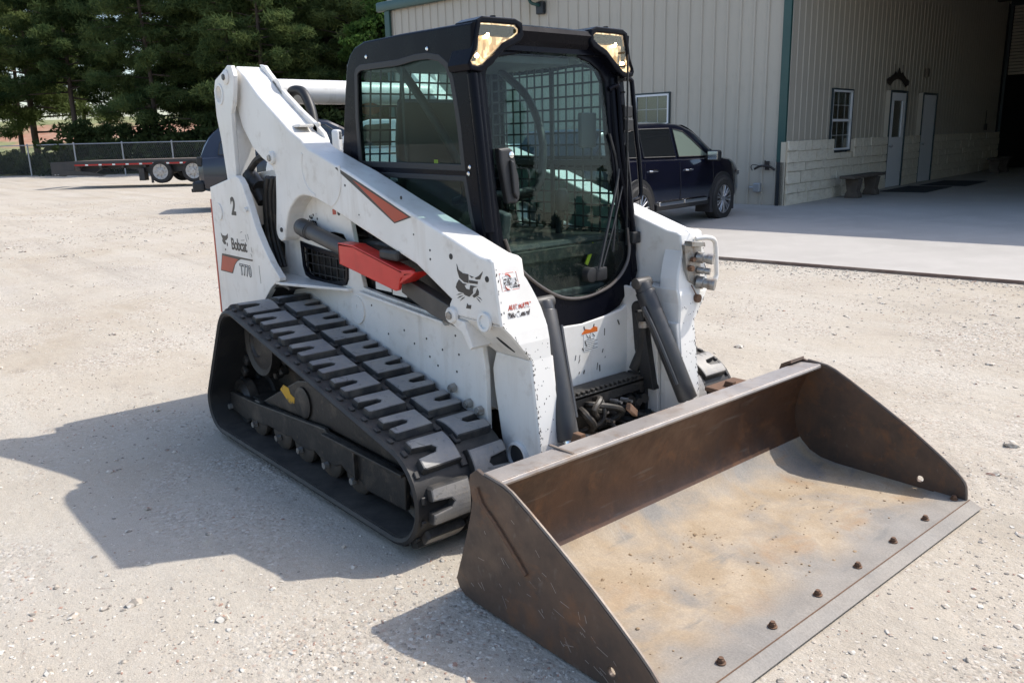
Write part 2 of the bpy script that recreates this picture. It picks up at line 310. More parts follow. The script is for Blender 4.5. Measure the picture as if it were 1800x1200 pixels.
M['reflector'] = reflector_mat()
M['bulb'] = pm('bulb', (1, 0.9, 0.7), 0.3, emit=((1.0, 0.82, 0.55), 14.0))
def ground_mat():
    m, nt, out = nodes_of('gravel_yard'); t = NT(nt); p = t.n('BsdfPrincipled'); t.l(p.outputs[0], out.inputs[0])
    co = t.coord()
    big = t.noise(co, 0.35, 6, 0.6, 0.4); mid = t.noise(co, 1.6, 6, 0.65, 0.3)
    c = t.mix(t.rng(big, 0.36, 0.64), (0.385, 0.325, 0.25), (0.45, 0.405, 0.345)); c = t.mix(t.rng(mid, 0.35, 0.7, 0, 0.6), c, (0.50, 0.445, 0.365))
    grav = t.rng(t.noise(co, 0.8, 7, 0.68, 0.5), 0.46, 0.66, 0.12, 1.0)       # patches of loose gravel
    v = t.n('TexVoronoi'); v.inputs['Scale'].default_value = 62; t.l(co, v.inputs['Vector']); sp = t.n('SeparateColor'); t.l(v.outputs['Color'], sp.inputs[0])
    peb = t.mix(t.rng(sp.outputs[0], 0.0, 1.0), (0.21, 0.18, 0.15), (0.61, 0.545, 0.47)); peb = t.mix(t.rng(sp.outputs[1], 0.90, 0.93, 0, 0.7), peb, (0.30, 0.16, 0.11)); peb = t.mix(t.rng(sp.outputs[2], 0.86, 0.9, 0, 0.8), peb, (0.70, 0.67, 0.62))
    gap = t.rng(v.outputs['Distance'], 0.35, 0.62, 1.0, 0.35)
    sandg = t.rng(t.noise(co, 190, 4, 0.7), 0.25, 0.75, 0.72, 1.24)
    pf = t.math('MULTIPLY', t.math('MULTIPLY', grav, gap), 0.85); c = t.mix(pf, c, peb)
    mp = t.n('Mapping'); mp.inputs['Rotation'].default_value = (0, 0, 0.9); mp.inputs['Scale'].default_value = (0.16, 1.9, 1); t.l(co, mp.inputs[0])
    lane = t.noise(mp.outputs[0], 1.0, 5, 0.6, 0.25); c = t.mix(t.rng(lane, 0.52, 0.70, 0, 0.5), c, (0.50, 0.46, 0.395)); c = t.mix(t.rng(lane, 0.30, 0.46, 0.42, 0), c, (0.29, 0.255, 0.21))
    dark = t.rng(t.noise(co, 5.5, 7, 0.75, 0.8), 0.59, 0.72, 0, 0.55); c = t.mix(dark, c, (0.20, 0.17, 0.145))
    x = t.n('Mix', data_type='RGBA', blend_type='MULTIPLY'); x.inputs[0].default_value = 1; t.l(c, x.inputs[6]); t.l(sandg, x.inputs[7]); t.l(x.outputs[2], p.inputs['Base Color'])
    p.inputs['Roughness'].default_value = 0.92; p.inputs['Specular IOR Level'].default_value = 0.2
    h = t.math('MULTIPLY', t.rng(v.outputs['Distance'], 0.0, 0.6, 1.0, 0.0), grav)
    m3 = t.n('Mapping'); m3.inputs['Rotation'].default_value = (0, 0, -0.62); t.l(co, m3.inputs[0]); s3 = t.n('SeparateXYZ'); t.l(m3.outputs[0], s3.inputs[0])
    ph = t.math('ADD', t.math('MULTIPLY', s3.outputs[0], 62.0), t.math('MULTIPLY', t.noise(co, 2.5, 3), 5.0)); wv = t.math('MULTIPLY', t.math('SINE', ph), t.rng(t.noise(m3.outputs[0], 0.55, 4, 0.55), 0.58, 0.68, 0, 0.0035))
    hh = t.math('ADD', t.math('ADD', t.math('MULTIPLY', h, 0.011), wv), t.math('ADD', t.math('MULTIPLY', t.noise(co, 120, 3, 0.75), 0.007), t.math('MULTIPLY', t.noise(co, 9, 3, 0.65), 0.022)))
    t.l(t.bump(hh, 0.6, 1.0), p.inputs['Normal']); return m
M['ground'] = ground_mat()
M['stone'] = pm('loose_stone', (0.46, 0.40, 0.33), 0.9, layers=[((0.21, 0.19, 0.165), 31, 0.50, 0.58, 0.85, 0), ((0.62, 0.58, 0.51), 47, 0.54, 0.60, 0.9, 0), ((0.33, 0.19, 0.14), 39, 0.70, 0.72, 0.8, 0)], spec=0.2)
M['concrete'] = pm('concrete', (0.43, 0.40, 0.365), 0.85, layers=[((0.34, 0.315, 0.285), 0.6, 0.4, 0.7, 0.6), ((0.50, 0.47, 0.43), 2.5, 0.45, 0.75, 0.5)], bump=(80, 0.15, 0.004), spec=0.25)
M['rustedge'] = pm('rusty_slab_edge', (0.17, 0.115, 0.09), 0.85, layers=[((0.34, 0.28, 0.22), 4, 0.45, 0.7, 0.7)])
M['wallmetal'] = pm('beige_metal_siding', (0.45, 0.405, 0.335), 0.45, layers=[((0.40, 0.365, 0.305), 0.9, 0.4, 0.75, 0.5), ((0.34, 0.30, 0.245), 3.5, 0.58, 0.8, 0.35)], bump=(3, 0.06, 0.01), streak=((0.30, 0.26, 0.20), 0.35))
M['greentrim'] = pm('green_trim', (0.018, 0.065, 0.058), 0.4, layers=[((0.03, 0.08, 0.07), 3, 0.4, 0.7, 0.5)])
M['darktrim'] = pm('dark_downspout', (0.012, 0.016, 0.02), 0.5)
M['limestone'] = pm('limestone', (0.76, 0.69, 0.56), 0.9, layers=[((0.62, 0.54, 0.42), 3.3, 0.42, 0.68, 0.7), ((0.80, 0.74, 0.62), 9, 0.5, 0.75, 0.5)], bump=(14, 0.5, 0.03), spec=0.2)
M['mortar'] = pm('mortar', (0.54, 0.47, 0.36), 0.95)
M['whitetrim'] = pm('white_vinyl', (0.70, 0.71, 0.72), 0.4)
M['doorwhite'] = pm('white_door', (0.78, 0.79, 0.80), 0.4)
M['doorseam'] = pm('dark_frame', (0.02, 0.035, 0.04), 0.5)
M['blind'] = pm('window_blind', (0.42, 0.44, 0.42), 0.7)
M['benchstone'] = pm('weathered_bench', (0.085, 0.068, 0.056), 0.9, layers=[((0.15, 0.125, 0.10), 6, 0.45, 0.7, 0.6)], bump=(20, 0.3, 0.01))
M['mat'] = pm('rubber_doormat', (0.022, 0.026, 0.034), 0.8)
M['iron'] = pm('dark_iron', (0.03, 0.022, 0.018), 0.55)
M['galv'] = pm('galvanised', (0.36, 0.37, 0.38), 0.45, 0.5)
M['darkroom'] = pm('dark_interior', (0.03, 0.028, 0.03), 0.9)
M['navy'] = pm('navy_car_paint', (0.004, 0.005, 0.015), 0.2, 0.2, coat=1.0, layers=[((0.008, 0.009, 0.02), 3, 0.4, 0.8, 0.5)])
M['navy2'] = pm('dark_slate_car_paint', (0.016, 0.02, 0.034), 0.28, 0.3, coat=0.8)
M['carwhite'] = pm('white_car_paint', (0.66, 0.66, 0.65), 0.3, coat=0.6)
M['tyre'] = pm('tyre', (0.014, 0.014, 0.014), 0.75, layers=[((0.06, 0.05, 0.042), 6, 0.45, 0.8, 0.6)])
M['alloy'] = pm('alloy_wheel', (0.60, 0.60, 0.61), 0.28, 0.9)
M['alloy_dark'] = pm('alloy_dark', (0.03, 0.03, 0.032), 0.4, 0.3)
M['dull_rim'] = pm('dull_rim', (0.46, 0.45, 0.43), 0.5, 0.2, layers=[((0.20, 0.14, 0.10), 12, 0.5, 0.7, 0.7)])
M['plastic'] = pm('black_plastic', (0.014, 0.014, 0.015), 0.55)
M['redlamp'] = pm('red_lamp', (0.35, 0.012, 0.012), 0.25)
M['wood'] = pm('weathered_deck_wood', (0.17, 0.135, 0.105), 0.85, layers=[((0.10, 0.08, 0.065), 5, 0.4, 0.7, 0.6)])
M['trailer'] = pm('trailer_black_steel', (0.026, 0.026, 0.028), 0.5, layers=[((0.07, 0.058, 0.05), 5, 0.45, 0.8, 0.5)])
M['bark'] = pm('pine_bark', (0.085, 0.062, 0.048), 0.95, layers=[((0.14, 0.11, 0.09), 4, 0.45, 0.7, 0.6)], bump=(12, 0.6, 0.05), scale=(1, 1, 0.25))
def leaf_mat(name, a, b, trans=0.5):
    m, nt, out = nodes_of(name); t = NT(nt); co = t.coord(); d = t.n('BsdfDiffuse'); tr = t.n('BsdfTranslucent'); oi = t.n('ObjectInfo')
    f = t.math('ADD', t.rng(t.noise(co, 0.9, 5, 0.7), 0.3, 0.7), t.rng(oi.outputs['Random'], 0, 1, -0.3, 0.3)); c = t.mix(f, a, b)
    t.l(c, d.inputs[0]); t.l(c, tr.inputs[0]); mx = t.n('MixShader'); mx.inputs[0].default_value = trans; t.l(d.outputs[0], mx.inputs[1]); t.l(tr.outputs[0], mx.inputs[2]); t.l(mx.outputs[0], out.inputs[0]); return m
M['needle'] = leaf_mat('pine_needles', (0.05, 0.085, 0.034), (0.19, 0.235, 0.085))
M['leaf'] = leaf_mat('broad_leaves', (0.05, 0.10, 0.025), (0.14, 0.22, 0.06))
M['scrub'] = leaf_mat('scrub_leaves', (0.022, 0.036, 0.014), (0.055, 0.07, 0.026), 0.2)
def hill_mat():
    m, nt, out = nodes_of('clay_bank_grass'); t = NT(nt); p = t.n('BsdfPrincipled'); t.l(p.outputs[0], out.inputs[0]); co = t.coord()
    grass = t.mix(t.rng(t.noise(co, 0.6, 6), 0.35, 0.65), (0.13, 0.15, 0.05), (0.25, 0.235, 0.10))
    clay = t.mix(t.rng(t.noise(co, 0.5, 6), 0.35, 0.65), (0.30, 0.13, 0.07), (0.36, 0.22, 0.14))
    sp = t.n('SeparateXYZ'); t.l(co, sp.inputs[0]); zz = t.math('ADD', sp.outputs[2], t.rng(t.noise(co, 0.12, 5, 0.6), 0.3, 0.7, -1.0, 1.0))
    c = t.mix(t.rng(zz, 2.7, 3.1), grass, clay); c = t.mix(t.rng(zz, 4.4, 5.0), c, grass); t.l(c, p.inputs['Base Color']); p.inputs['Roughness'].default_value = 0.95; return m
M['hill'] = hill_mat()
M['grass'] = pm('roadside_grass', (0.14, 0.15, 0.06), 0.95, layers=[((0.24, 0.21, 0.11), 1.2, 0.4, 0.7, 0.7)])
M['mesh'] = pm('fence_wire', (0.22, 0.23, 0.24), 0.5, 0.5)
# ================================================================ SETTING
BC = Vector((-4.554, 11.298)); BAZ = R(97.7247); bd = Vector((math.cos(BAZ), math.sin(BAZ))); ad = Vector((-bd.y, bd.x))
def sstep(a, b, v):
    t = max(0.0, min(1.0, (v-a)/(b-a))); return t*t*(3-2*t)
def slab_z(lx): return .12+.15*max(0.0, min(1.0, (lx+5.65)/5.65))
def terrain(x, y):
    p = Vector((x, y))-BC; lx = p.dot(bd)
    nearb = sstep(-11.0, -6.0, lx)
    z = .085*nearb+(1-nearb)*.20*sstep(2.0, 18.0, -x)+.28*sstep(30, 50, -x)*(1-nearb*.5)
    d = math.hypot(x-.7, y)
    z += (noise.noise(Vector((x*.35, y*.35, 1.3)))*.05)*sstep(2.6, 7, d)*(1-.8*sstep(-8, -5.7, lx))
    z += (noise.noise(Vector((x*1.3, y*1.3, 5.3)))*.012)*sstep(2.0, 3.5, d)*(1-sstep(-7, -5.7, lx))
    return z
def spaced(c, lim, h0, g):
    out = [0.0]; h = h0
    while out[-1] < lim: out.append(out[-1]+h); h *= g
    return [c-v for v in out[:0:-1]]+[c+v for v in out]
def ground():
    xs, ys = spaced(1.0, 420, .16, 1.052), spaced(0.0, 420, .16, 1.052)
    V = [(x, y, terrain(x, y)) for y in ys for x in xs]; nx = len(xs)
    F = [(j*nx+i, j*nx+i+1, (j+1)*nx+i+1, (j+1)*nx+i) for j in range(len(ys)-1) for i in range(nx-1)]
    me = bpy.data.meshes.new('ground'); me.from_pydata(V, [], F); me.polygons.foreach_set('use_smooth', [True]*len(F))
    o = link('ground', me, None, M['ground']); tag(o, 'pale packed gravel and dirt yard', None, None, 'structure')
ground()
def blocal(x, y): v = BC+bd*x+ad*y; return v.x, v.y
def slab():
    bm = nb(); xs = [-5.65, 0, 2, 17]
    for (y0, y1) in ((-18, 5.5),):
        prev = None
        for x in xs:
            a, b = blocal(x, y0), blocal(x, y1); z = slab_z(x); row = [bm.verts.new((*a, z-.14)), bm.verts.new((*a, z)), bm.verts.new((*b, z)), bm.verts.new((*b, z-.14))]
            if prev:
                for i in range(3): bm.faces.new((prev[i], prev[i+1], row[i+1], row[i]))
            else: bm.faces.new(row)
            prev = row
    o = fin(bm, 'concrete_slab', M['concrete']); tag(o, 'pale concrete apron in front of the metal building', None, None, 'structure')
    bm = nb(); a, b = Vector((*blocal(-5.665, -18), 0)), Vector((*blocal(-5.665, 5.5), 0)); d = (b-a).normalized(); c = (a+b)/2; c.z = .092
    box(bm, c, (23.5, .02, .058), math.atan2(d.y, d.x)); e = fin(bm, 'slab_edge', M['rustedge'], o)
slab()
def stones():
    rnd = random.Random(11); V, F = [], []
    base = [(0, 0, 1), (1, 0, 0), (0, 1, 0), (-1, 0, 0), (0, -1, 0), (.6, .6, .65), (-.6, .6, .7), (-.6, -.6, .6), (.6, -.6, .7)]
    fc = [(0, 5, 6), (0, 6, 7), (0, 7, 8), (0, 8, 5), (5, 1, 2), (5, 2, 6), (6, 2, 3), (6, 3, 7), (7, 3, 4), (7, 4, 8), (8, 4, 1), (8, 1, 5)]
    def add(x, y, r):
        z = terrain(x, y); k = len(V); a = rnd.uniform(0, 6.28); sx, sy, sz = r*rnd.uniform(.7, 1.3), r*rnd.uniform(.7, 1.2), r*rnd.uniform(.35, .8)
        ca, sa = math.cos(a), math.sin(a)
        for bx_, by_, bz_ in base:
            j = rnd.uniform(.78, 1.18); px, py = bx_*sx*j, by_*sy*j; V.append((x+px*ca-py*sa, y+px*sa+py*ca, z-.15*sz+bz_*sz*j))
        F.extend([(p+k, q+k, s_+k) for p, q, s_ in fc])
    f2 = Vector((math.cos(YAW), math.sin(YAW))); r2_ = Vector((f2.y, -f2.x)); n = 0; tries = 0
    while n < 46000 and tries < 500000:
        tries += 1
        d = 1.2+24*rnd.random()**2.1; a = rnd.uniform(-.68, .68); p = Vector((CAM.x, CAM.y))+f2*d+r2_*d*math.tan(a)
        g = noise.noise(Vector((p.x*.8, p.y*.8, 7.7)))+.5*noise.noise(Vector((p.x*2.6, p.y*2.6, 2.2)))
        if rnd.random() > max(.16, min(1.0, .40+1.2*g)): continue
        lx = (p-BC).dot(bd)
        if lx > -5.75 and (p-BC).dot(ad) < 5.5: continue
        if -1.02 < p.y < -.53 and -.5 < p.x < 1.5: continue
        if -1.02 < p.y < 1.02 and 1.78 < p.x < 2.80: continue
        u = rnd.random(); r = .0026+.0055*u*u if rnd.random() < .955 else rnd.uniform(.007, .016)
        if rnd.random() < .0016: r = rnd.uniform(.018, .032)
        if d > 6: r *= 1.5
        if d > 12: r *= 1.6
        add(p.x, p.y, r); n += 1
    # a strip of coarser gravel along the slab edge
    for i in range(2600):
        q = -5.70-abs(rnd.gauss(0, .22)); yy = rnd.uniform(-7, 4); x, y = blocal(q, yy); add(x, y, rnd.uniform(.006, .017))
    for (x, y, r) in ((.98, -2.10, .03), (1.75, -1.97, .026), (1.28, -2.24, .022), (.42, -1.75, .022), (-.35, -1.62, .024), (-.50, -1.55, .018), (.25, -1.62, .02), (2.98, .9, .03), (.5, 2.6, .04), (2.6, 1.9, .05)): add(x, y, r)
    me = bpy.data.meshes.new('loose_gravel'); me.from_pydata(V, [], F); o = link('loose_gravel', me, None, M['stone']); tag(o, 'loose gravel stones scattered over the yard', 'gravel', None, 'stuff')
stones()
# ================================================================ METAL BUILDING  (local x: along the stone wall, local y: along the ribbed wall)
def building():
    B = thing('metal_building', 'long beige metal building with green trim, stone wainscot and covered porch', 'building', (BC.x, BC.y, 0), BAZ)
    Z0, EAVE = .27, 5.0; P = .27; LA, LB_ = 40, 60
    meshes = {}
    def panel(kind, z0, z1):
        key = (kind, round(z0, 3), round(z1, 3))
        if key in meshes: return meshes[key]
        rh = .026 if kind == 'A' else .011; prof = [(0, 0), (.10, 0), (.115, rh), (.15, rh), (.165, 0), (P, 0)]
        bm = nb(); lo = []; hi = []
        for a, h in prof:
            q = (-h, a) if kind == 'A' else (a, -h)
            lo.append(bm.verts.new((*q, z0))); hi.append(bm.verts.new((*q, z1)))
        for i in range(len(prof)-1): bm.faces.new((lo[i], lo[i+1], hi[i+1], hi[i]))
        me = bpy.data.meshes.new('wall_panel'); bm.to_mesh(me); bm.free(); me.materials.append(M['wallmetal']); meshes[key] = me; return me
    for i in range(LA):
        segs = [(Z0-.05, EAVE)]
        if 9 <= i < 12: segs = [(Z0-.05, 1.22), (2.42, EAVE)]
        for a, b in segs:
            o = link('wall_panel', panel('A', a, b), B); o.location = (0, i*P, 0)
    for i in range(LB_):
        segs = [(1.40, 6.3)]
        if 8 <= i < 12: segs = [(2.41, 6.3)]
        if 20 <= i < 24 or 29 <= i < 33: segs = [(2.46, 6.3)]
        for a, b in segs:
            o = link('wall_panel', panel('B', a, b), B); o.location = (i*P, 0, 0)
    # remaining walls, roof, porch
    L = LA*P
    bm = nb(); bx(bm, 0.0, 16.4, L, L+.12, .1, 6.2); bx(bm, 16.2, 16.4, .05, L, .1, 6.2); fin(bm, 'rear_wall', M['wallmetal'], B)
    bm = nb(); prism(bm, [(-.05, EAVE), (23, EAVE+1.5), (23, EAVE+1.64), (-.05, EAVE+.14)], -9, L+.35); rf = fin(bm, 'roof', M['greentrim'], B)
    bm = nb(); bx(bm, -.16, -.035, -9, L+.40, EAVE-.10, EAVE+.14, .04); fin(bm, 'eave_gutter', M['greentrim'], rf, 40)
    bm = nb(); bx(bm, -.10, -.035, L-.05, L+.14, Z0, EAVE, .01); fin(bm, 'corner_trim', M['greentrim'], B)
    # corner downspout, dark at the foot
    bm = nb(); bx(bm, -.09, -.012, -.06, .09, 1.06, EAVE, .012); fin(bm, 'downspout', M['greentrim'], B)
    bm = nb(); bx(bm, -.105, -.010, -.09, .07, slab_z(0)-.01, 1.07, .012); fin(bm, 'downspout_boot', M['darktrim'], B)
    # far porch wall with the half-open roller door
    bm = nb(); bx(bm, 16.30, 16.45, -7.6, -1.75, .2, 6.0); bx(bm, 16.30, 16.45, -1.75, .0, 5.35, 6.0); fin(bm, 'porch_end_wall', M['wallmetal'], B)
    bm = nb(); bx(bm, 1.0, 16.4, -7.7, -7.55, .1, 6.4); fin(bm, 'porch_shade_wall', M['wallmetal'], B)  # unseen side wall, added to keep the porch dark
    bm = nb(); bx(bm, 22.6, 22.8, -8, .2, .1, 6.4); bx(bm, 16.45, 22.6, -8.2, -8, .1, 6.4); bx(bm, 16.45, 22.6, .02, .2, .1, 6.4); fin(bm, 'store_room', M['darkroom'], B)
    bm = nb(); bx(bm, 16.22, 16.32, -1.8, -.05, 5.28, 5.42, .01); bx(bm, 16.24, 16.32, -.13, -.04, Z0, 5.28, .01); fin(bm, 'door_frame', M['doorseam'], B)
    me = None
    for k in range(21):
        if me is None:
            bm = nb(); prism(bm, [(0, 0), (.035, .02), (.035, .07), (0, .09)], -1.75, -.14, fn=lambda a, b, t: (16.40-a, t, b)); bmesh.ops.recalc_face_normals(bm, faces=bm.faces[:]); me = bpy.data.meshes.new('roller_slat'); bm.to_mesh(me); bm.free(); me.materials.append(M['wallmetal'])
        o = link('roller_slat', me, B); o.location.z = 3.2+.1*k
    bm = nb(); bx(bm, 14.6, 14.85, -7.5, -.02, 5.25, 5.60, .01); fin(bm, 'porch_beam', M['iron'], B)
    for i in range(7):
        bm = nb(); prism(bm, [(-.02, 4.85), (16.2, 5.9), (16.2, 6.03), (-.02, 4.98)], -1.0-i*1.0, -.9-i*1.0); fin(bm, 'porch_purlin', M['iron'], B)
    # ---- stone wainscot
    bm = nb()
    spans = [(-.06, 5.36), (6.52, 7.79), (8.95, 16.28)]
    for a, b in spans:
        if a < 1: bx(bm, a, 2.12, -.10, .04, .1, 1.42); bx(bm, 2.12, 3.28, -.10, .04, .1, 1.16); bx(bm, 3.28, b, -.10, .04, .1, 1.42)
        else: bx(bm, a, b, -.10, .04, .1, 1.42)
    bx(bm, -.105, -.0, -.09, .0, .1, 1.42)
    ws = fin(bm, 'stone_wainscot', M['mortar'], B)
    rnd = random.Random(3); sm = []
    for k in range(10):
        b2 = nb(); bmesh.ops.create_cube(b2, size=1.0); bmesh.ops.subdivide_edges(b2, edges=b2.edges[:], cuts=1, use_grid_fill=True)
        for v in b2.verts:
            v.co += Vector((rnd.uniform(-.03, .03), rnd.uniform(-.10, .12), rnd.uniform(-.04, .04)))
        bmesh.ops.recalc_face_normals(b2, faces=b2.faces[:]); me = bpy.data.meshes.new('stone'); b2.to_mesh(me); b2.free(); me.materials.append(M['limestone']); sm.append(me)
    def stone(x0, x1, z0, z1):
        o = link('stone', rnd.choice(sm), ws); o.location = ((x0+x1)/2, -.105, (z0+z1)/2); o.scale = (x1-x0-.016, .05*rnd.uniform(.8, 1.3), z1-z0-.014)
    hs = [.22, .17, .23, .16, .21, .19]; zz = .26
    for h in hs:
        for a, b in spans:
            x = a
            while x < b-.05:
                w = rnd.uniform(.22, .62); w = min(w, b-x)
                if b-(x+w) < .15: w = b-x
                x0, x1 = x, x+w; z1 = min(zz+h, 1.44)
                if x0 < 3.28 and x1 > 2.12 and z1 > 1.20:
                    if x0 < 2.0: stone(x0, 2.12, zz, z1)
                    if x1 > 3.4: stone(3.28, x1, zz, z1)
                    elif zz < 1.05: stone(x0, x1, zz, 1.17)
                else: stone(x0, x1, zz, z1)
                x += w
        zz += h
    # ---- window in the ribbed wall
    def window(nm, kind, a0, a1, z0, z1, vb, hb, blind):
        f = (lambda a, t: (-t, a)) if kind == 'A' else (lambda a, t: (a, -t))
        def bb(bm, a_0, a_1, z_0, z_1, t0, t1, bev=.0):
            p, q = f(a_0, t0), f(a_1, t1); bx(bm, min(p[0], q[0]), max(p[0], q[0]), min(p[1], q[1]), max(p[1], q[1]), z_0, z_1, bev)
        bm = nb(); w = .03
        bb(bm, a0-w, a0, z0-w, z1+w, -.06, .040, .004); bb(bm, a1, a1+w, z0-w, z1+w, -.06, .040, .004); bb(bm, a0, a1, z1, z1+w, -.06, .039, .004); bb(bm, a0, a1, z0-w, z0, -.06, .045, .004); wn = fin(bm, 'window', M['doorseam'], B)
        bm = nb(); w = .04; zm = (z0+z1)/2
        bb(bm, a0, a0+w, z0, z1, -.03, .032, .003); bb(bm, a1-w, a1, z0, z1, -.03, .032, .003); bb(bm, a0+w, a1-w, z1-w, z1, -.03, .034, .003); bb(bm, a0+w, a1-w, z0, z0+w, -.03, .034, .003); bb(bm, a0+w, a1-w, zm-.025, zm+.025, -.03, .033, .003); fin(bm, 'sash', M['whitetrim'], wn)
        bm = nb()
        for k in range(1, vb): xx = a0+(a1-a0)*k/vb; bb(bm, xx-.005, xx+.005, z0+w, z1-w, .001, .006)
        for k in range(1, hb): z_ = z0+(z1-z0)*k/hb; bb(bm, a0+w, a1-w, z_-.005, z_+.005, .0015, .0065)
        fin(bm, 'glazing_bar', M['blind'], wn)
        bm = nb(); bb(bm, a0+w, a1-w, zm+.02, z1-w, -.004, -.001); fin(bm, 'pane', M['house_glass'], wn)
        bm = nb(); bb(bm, a0+w, a1-w, z0+w, zm-.02, -.004, -.001); fin(bm, 'pane', M['house_glass'], wn)
        bm = nb(); bb(bm, a0-.1, a1+.1, blind, z1+.1, -.10, -.09); fin(bm, 'blind', M['blind'], wn)
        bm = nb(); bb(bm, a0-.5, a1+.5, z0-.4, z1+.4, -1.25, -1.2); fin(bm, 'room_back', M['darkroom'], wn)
    window('window', 'A', 2.43, 3.24, 1.23, 2.41, 3, 4, 1.70)
    window('window', 'B', 2.16, 3.24, 1.21, 2.40, 3, 4, 2.15)
    for (a0, a1, gl) in ((5.40, 6.48, True), (7.83, 8.91, False)):
        bm = nb(); bx(bm, a0-.03, a0+.015, -.125, -.10, Z0, 2.47, .004); bx(bm, a1-.03, a1+.03, -.14, -.10, Z0, 2.47, .004); bx(bm, a0+.015, a1-.03, -.13, -.10, 2.42, 2.47, .004); d = fin(bm, 'door', M['doorseam'], B)
        bm = nb(); bx(bm, a0-.025, a0+.015, -.10, .03, Z0, 2.46); bx(bm, a1-.03, a1+.02, -.10, .03, Z0, 2.46); bx(bm, a0+.015, a1-.03, -.099, .03, 2.42, 2.46); fin(bm, 'jamb', M['wallmetal'], d)
        bm = nb()
        if gl: prism(bm, [(a0+.018, Z0+.01), (a1-.033, Z0+.01), (a1-.033, 2.415), (a0+.018, 2.415)], -.115, -.07, holes=[[(a0+.22, 1.42), (a1-.22, 1.42), (a1-.22, 2.24), (a0+.22, 2.24)]])
        else: bx(bm, a0+.018, a1-.033, -.115, -.07, Z0+.01, 2.415)
        fin(bm, 'leaf', M['doorwhite'], d)
        if gl:
            bm = nb(); bx(bm, a0+.2, a1-.2, -.09, -.085, 1.40, 2.26); fin(bm, 'pane', M['house_glass'], d)
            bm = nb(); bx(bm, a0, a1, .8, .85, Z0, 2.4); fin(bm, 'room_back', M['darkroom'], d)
        for z in (.5, 1.3, 2.1):
            bm = nb(); bx(bm, a1-.075, a1-.034, -.123, -.113, z, z+.1); fin(bm, 'hinge', M['galv'], d)
        bm = nb(); lathe(bm, [(.01, 0), (.012, .03), (.03, .04), (.028, .07), (.01, .075)], (a0+.10, -.115, 1.22), (0, -1, 0), 16); fin(bm, 'knob', M['galv'], d, True)
    return B
BUILD = building()
def bthing(name, label, cat, x, y, z, rz=0, group=None):
    px, py = blocal(x, y); return thing(name, label, cat, (px, py, z), BAZ+rz, group)
def fixtures():
    # gooseneck lamp high on the ribbed wall
    t = bthing('gooseneck_lamp', 'dark gooseneck wall lamp high on the ribbed metal wall', 'lamp', 0, 5.67, 4.38)
    bm = nb(); bx(bm, -.14, -.034, -.10, .10, -.13, .13, .015); fin(bm, 'wall_box', M['darktrim'], t)
    bm = nb(); tube(bm, [(-.12, .0, .05), (-.22, .02, .06), (-.27, .14, .12), (-.27, .2, .30), (-.3, .2, .48)], .035, 8, 5); fin(bm, 'neck', M['greentrim'], t, True)
    bm = nb(); lathe(bm, [(.38, 0), (.36, .03), (.2, .12), (.06, .2), (.05, .26)], (-.34, .2, .26), (0, 0, 1), 24); fin(bm, 'shade', M['greentrim'], t, True)
    t = bthing('hose_hanger', 'dark iron hose hanger on the wall beside the downspout', 'hose hanger', 0, .28, .96)
    bm = nb(); tube(bm, [(-.10, .22, -.02), (-.14, .1, .03), (-.15, 0, .035), (-.14, -.1, .02), (-.10, -.18, -.04)], .022, 8, 4); bx(bm, -.05, -.034, -.04, .04, -.04, .12); tube(bm, [(-.14, 0, .02), (-.14, 0, .14)], .012, 6); fin(bm, 'rack', M['iron'], t, True)
    bm = nb(); tube(bm, [(-.13, .08, .03), (-.15, .22, .06), (-.15, .27, .02), (-.13, .25, -.05)], .008, 6, 5); fin(bm, 'hook', M['iron'], t, True)
    t = bthing('outlet_box', 'small grey outlet box low on the wall by the downspout', 'outlet box', 0, .45, .60)
    bm = nb(); bx(bm, -.13, -.034, -.08, .06, -.09, .08, .02); fin(bm, 'cover', M['galv'], t); bm = nb(); tube(bm, [(-.1, .05, .0), (-.13, .13, .0)], .025, 8); fin(bm, 'spigot', M['galv'], t)
    t = bthing('wall_light', 'small white wall light near the top of the corner', 'wall light', 0, .38, 4.62)
    bm = nb(); bx(bm, -.12, -.034, -.1, .1, -.05, .05, .02); fin(bm, 'base', M['whitetrim'], t); bm = nb(); lathe(bm, [(.02, 0), (.06, .05), (.07, .14), (.06, .15)], (-.1, .08, .0), (-1, .6, -.3), 16); fin(bm, 'head', M['whitetrim'], t, True)
    # iron ornament above the glazed door
    t = bthing('iron_ornament', 'dark arched iron ornament hanging above the glazed door', 'ornament', 6.0, 0, 2.60); t.scale = (1.75, 1, .9)
    bm = nb(); prism(bm, arc(0, -.12, .42, 20, 160, 14)+arc(0, -.22, .36, 150, 30, 12), -.06, -.04, bev=.003); prism(bm, [(-.40, .0), (-.30, .03), (-.28, .14), (-.36, .16), (-.44, .10)], -.065, -.035); prism(bm, [(.40, .0), (.30, .03), (.28, .14), (.36, .16), (.44, .10)], -.065, -.035); prism(bm, [(-.07, .26), (.0, .42), (.07, .26)], -.06, -.04); prism(bm, [(-.2, .22), (-.15, .32), (-.1, .26)], -.06, -.04); prism(bm, [(.2, .22), (.15, .32), (.1, .26)], -.06, -.04); fin(bm, 'plate', M['iron'], t)
    bm = nb()
    for s in (-1, 1): tube(bm, [(s*.15, -.05, .24), (s*.16, -.04, .50)], .006, 5)
    fin(bm, 'chain', M['iron'], t)
    t = bthing('door_light', 'small square yellowish light above the plain white door', 'wall light', 8.1, 0, 2.95)
    bm = nb(); bx(bm, -.09, .09, -.10, -.034, -.1, .1, .015); fin(bm, 'housing', M['wood'], t)
    t = bthing('switch_box', 'small dark switch box on the siding beside the roller door', 'switch box', 14.6, 0, 1.60)
    bm = nb(); bx(bm, -.07, .07, -.09, -.034, -.1, .1, .01); fin(bm, 'housing', M['iron'], t); bm = nb(); tube(bm, [(0, -.05, .1), (0, -.05, .5)], .012, 6); fin(bm, 'conduit', M['iron'], t)
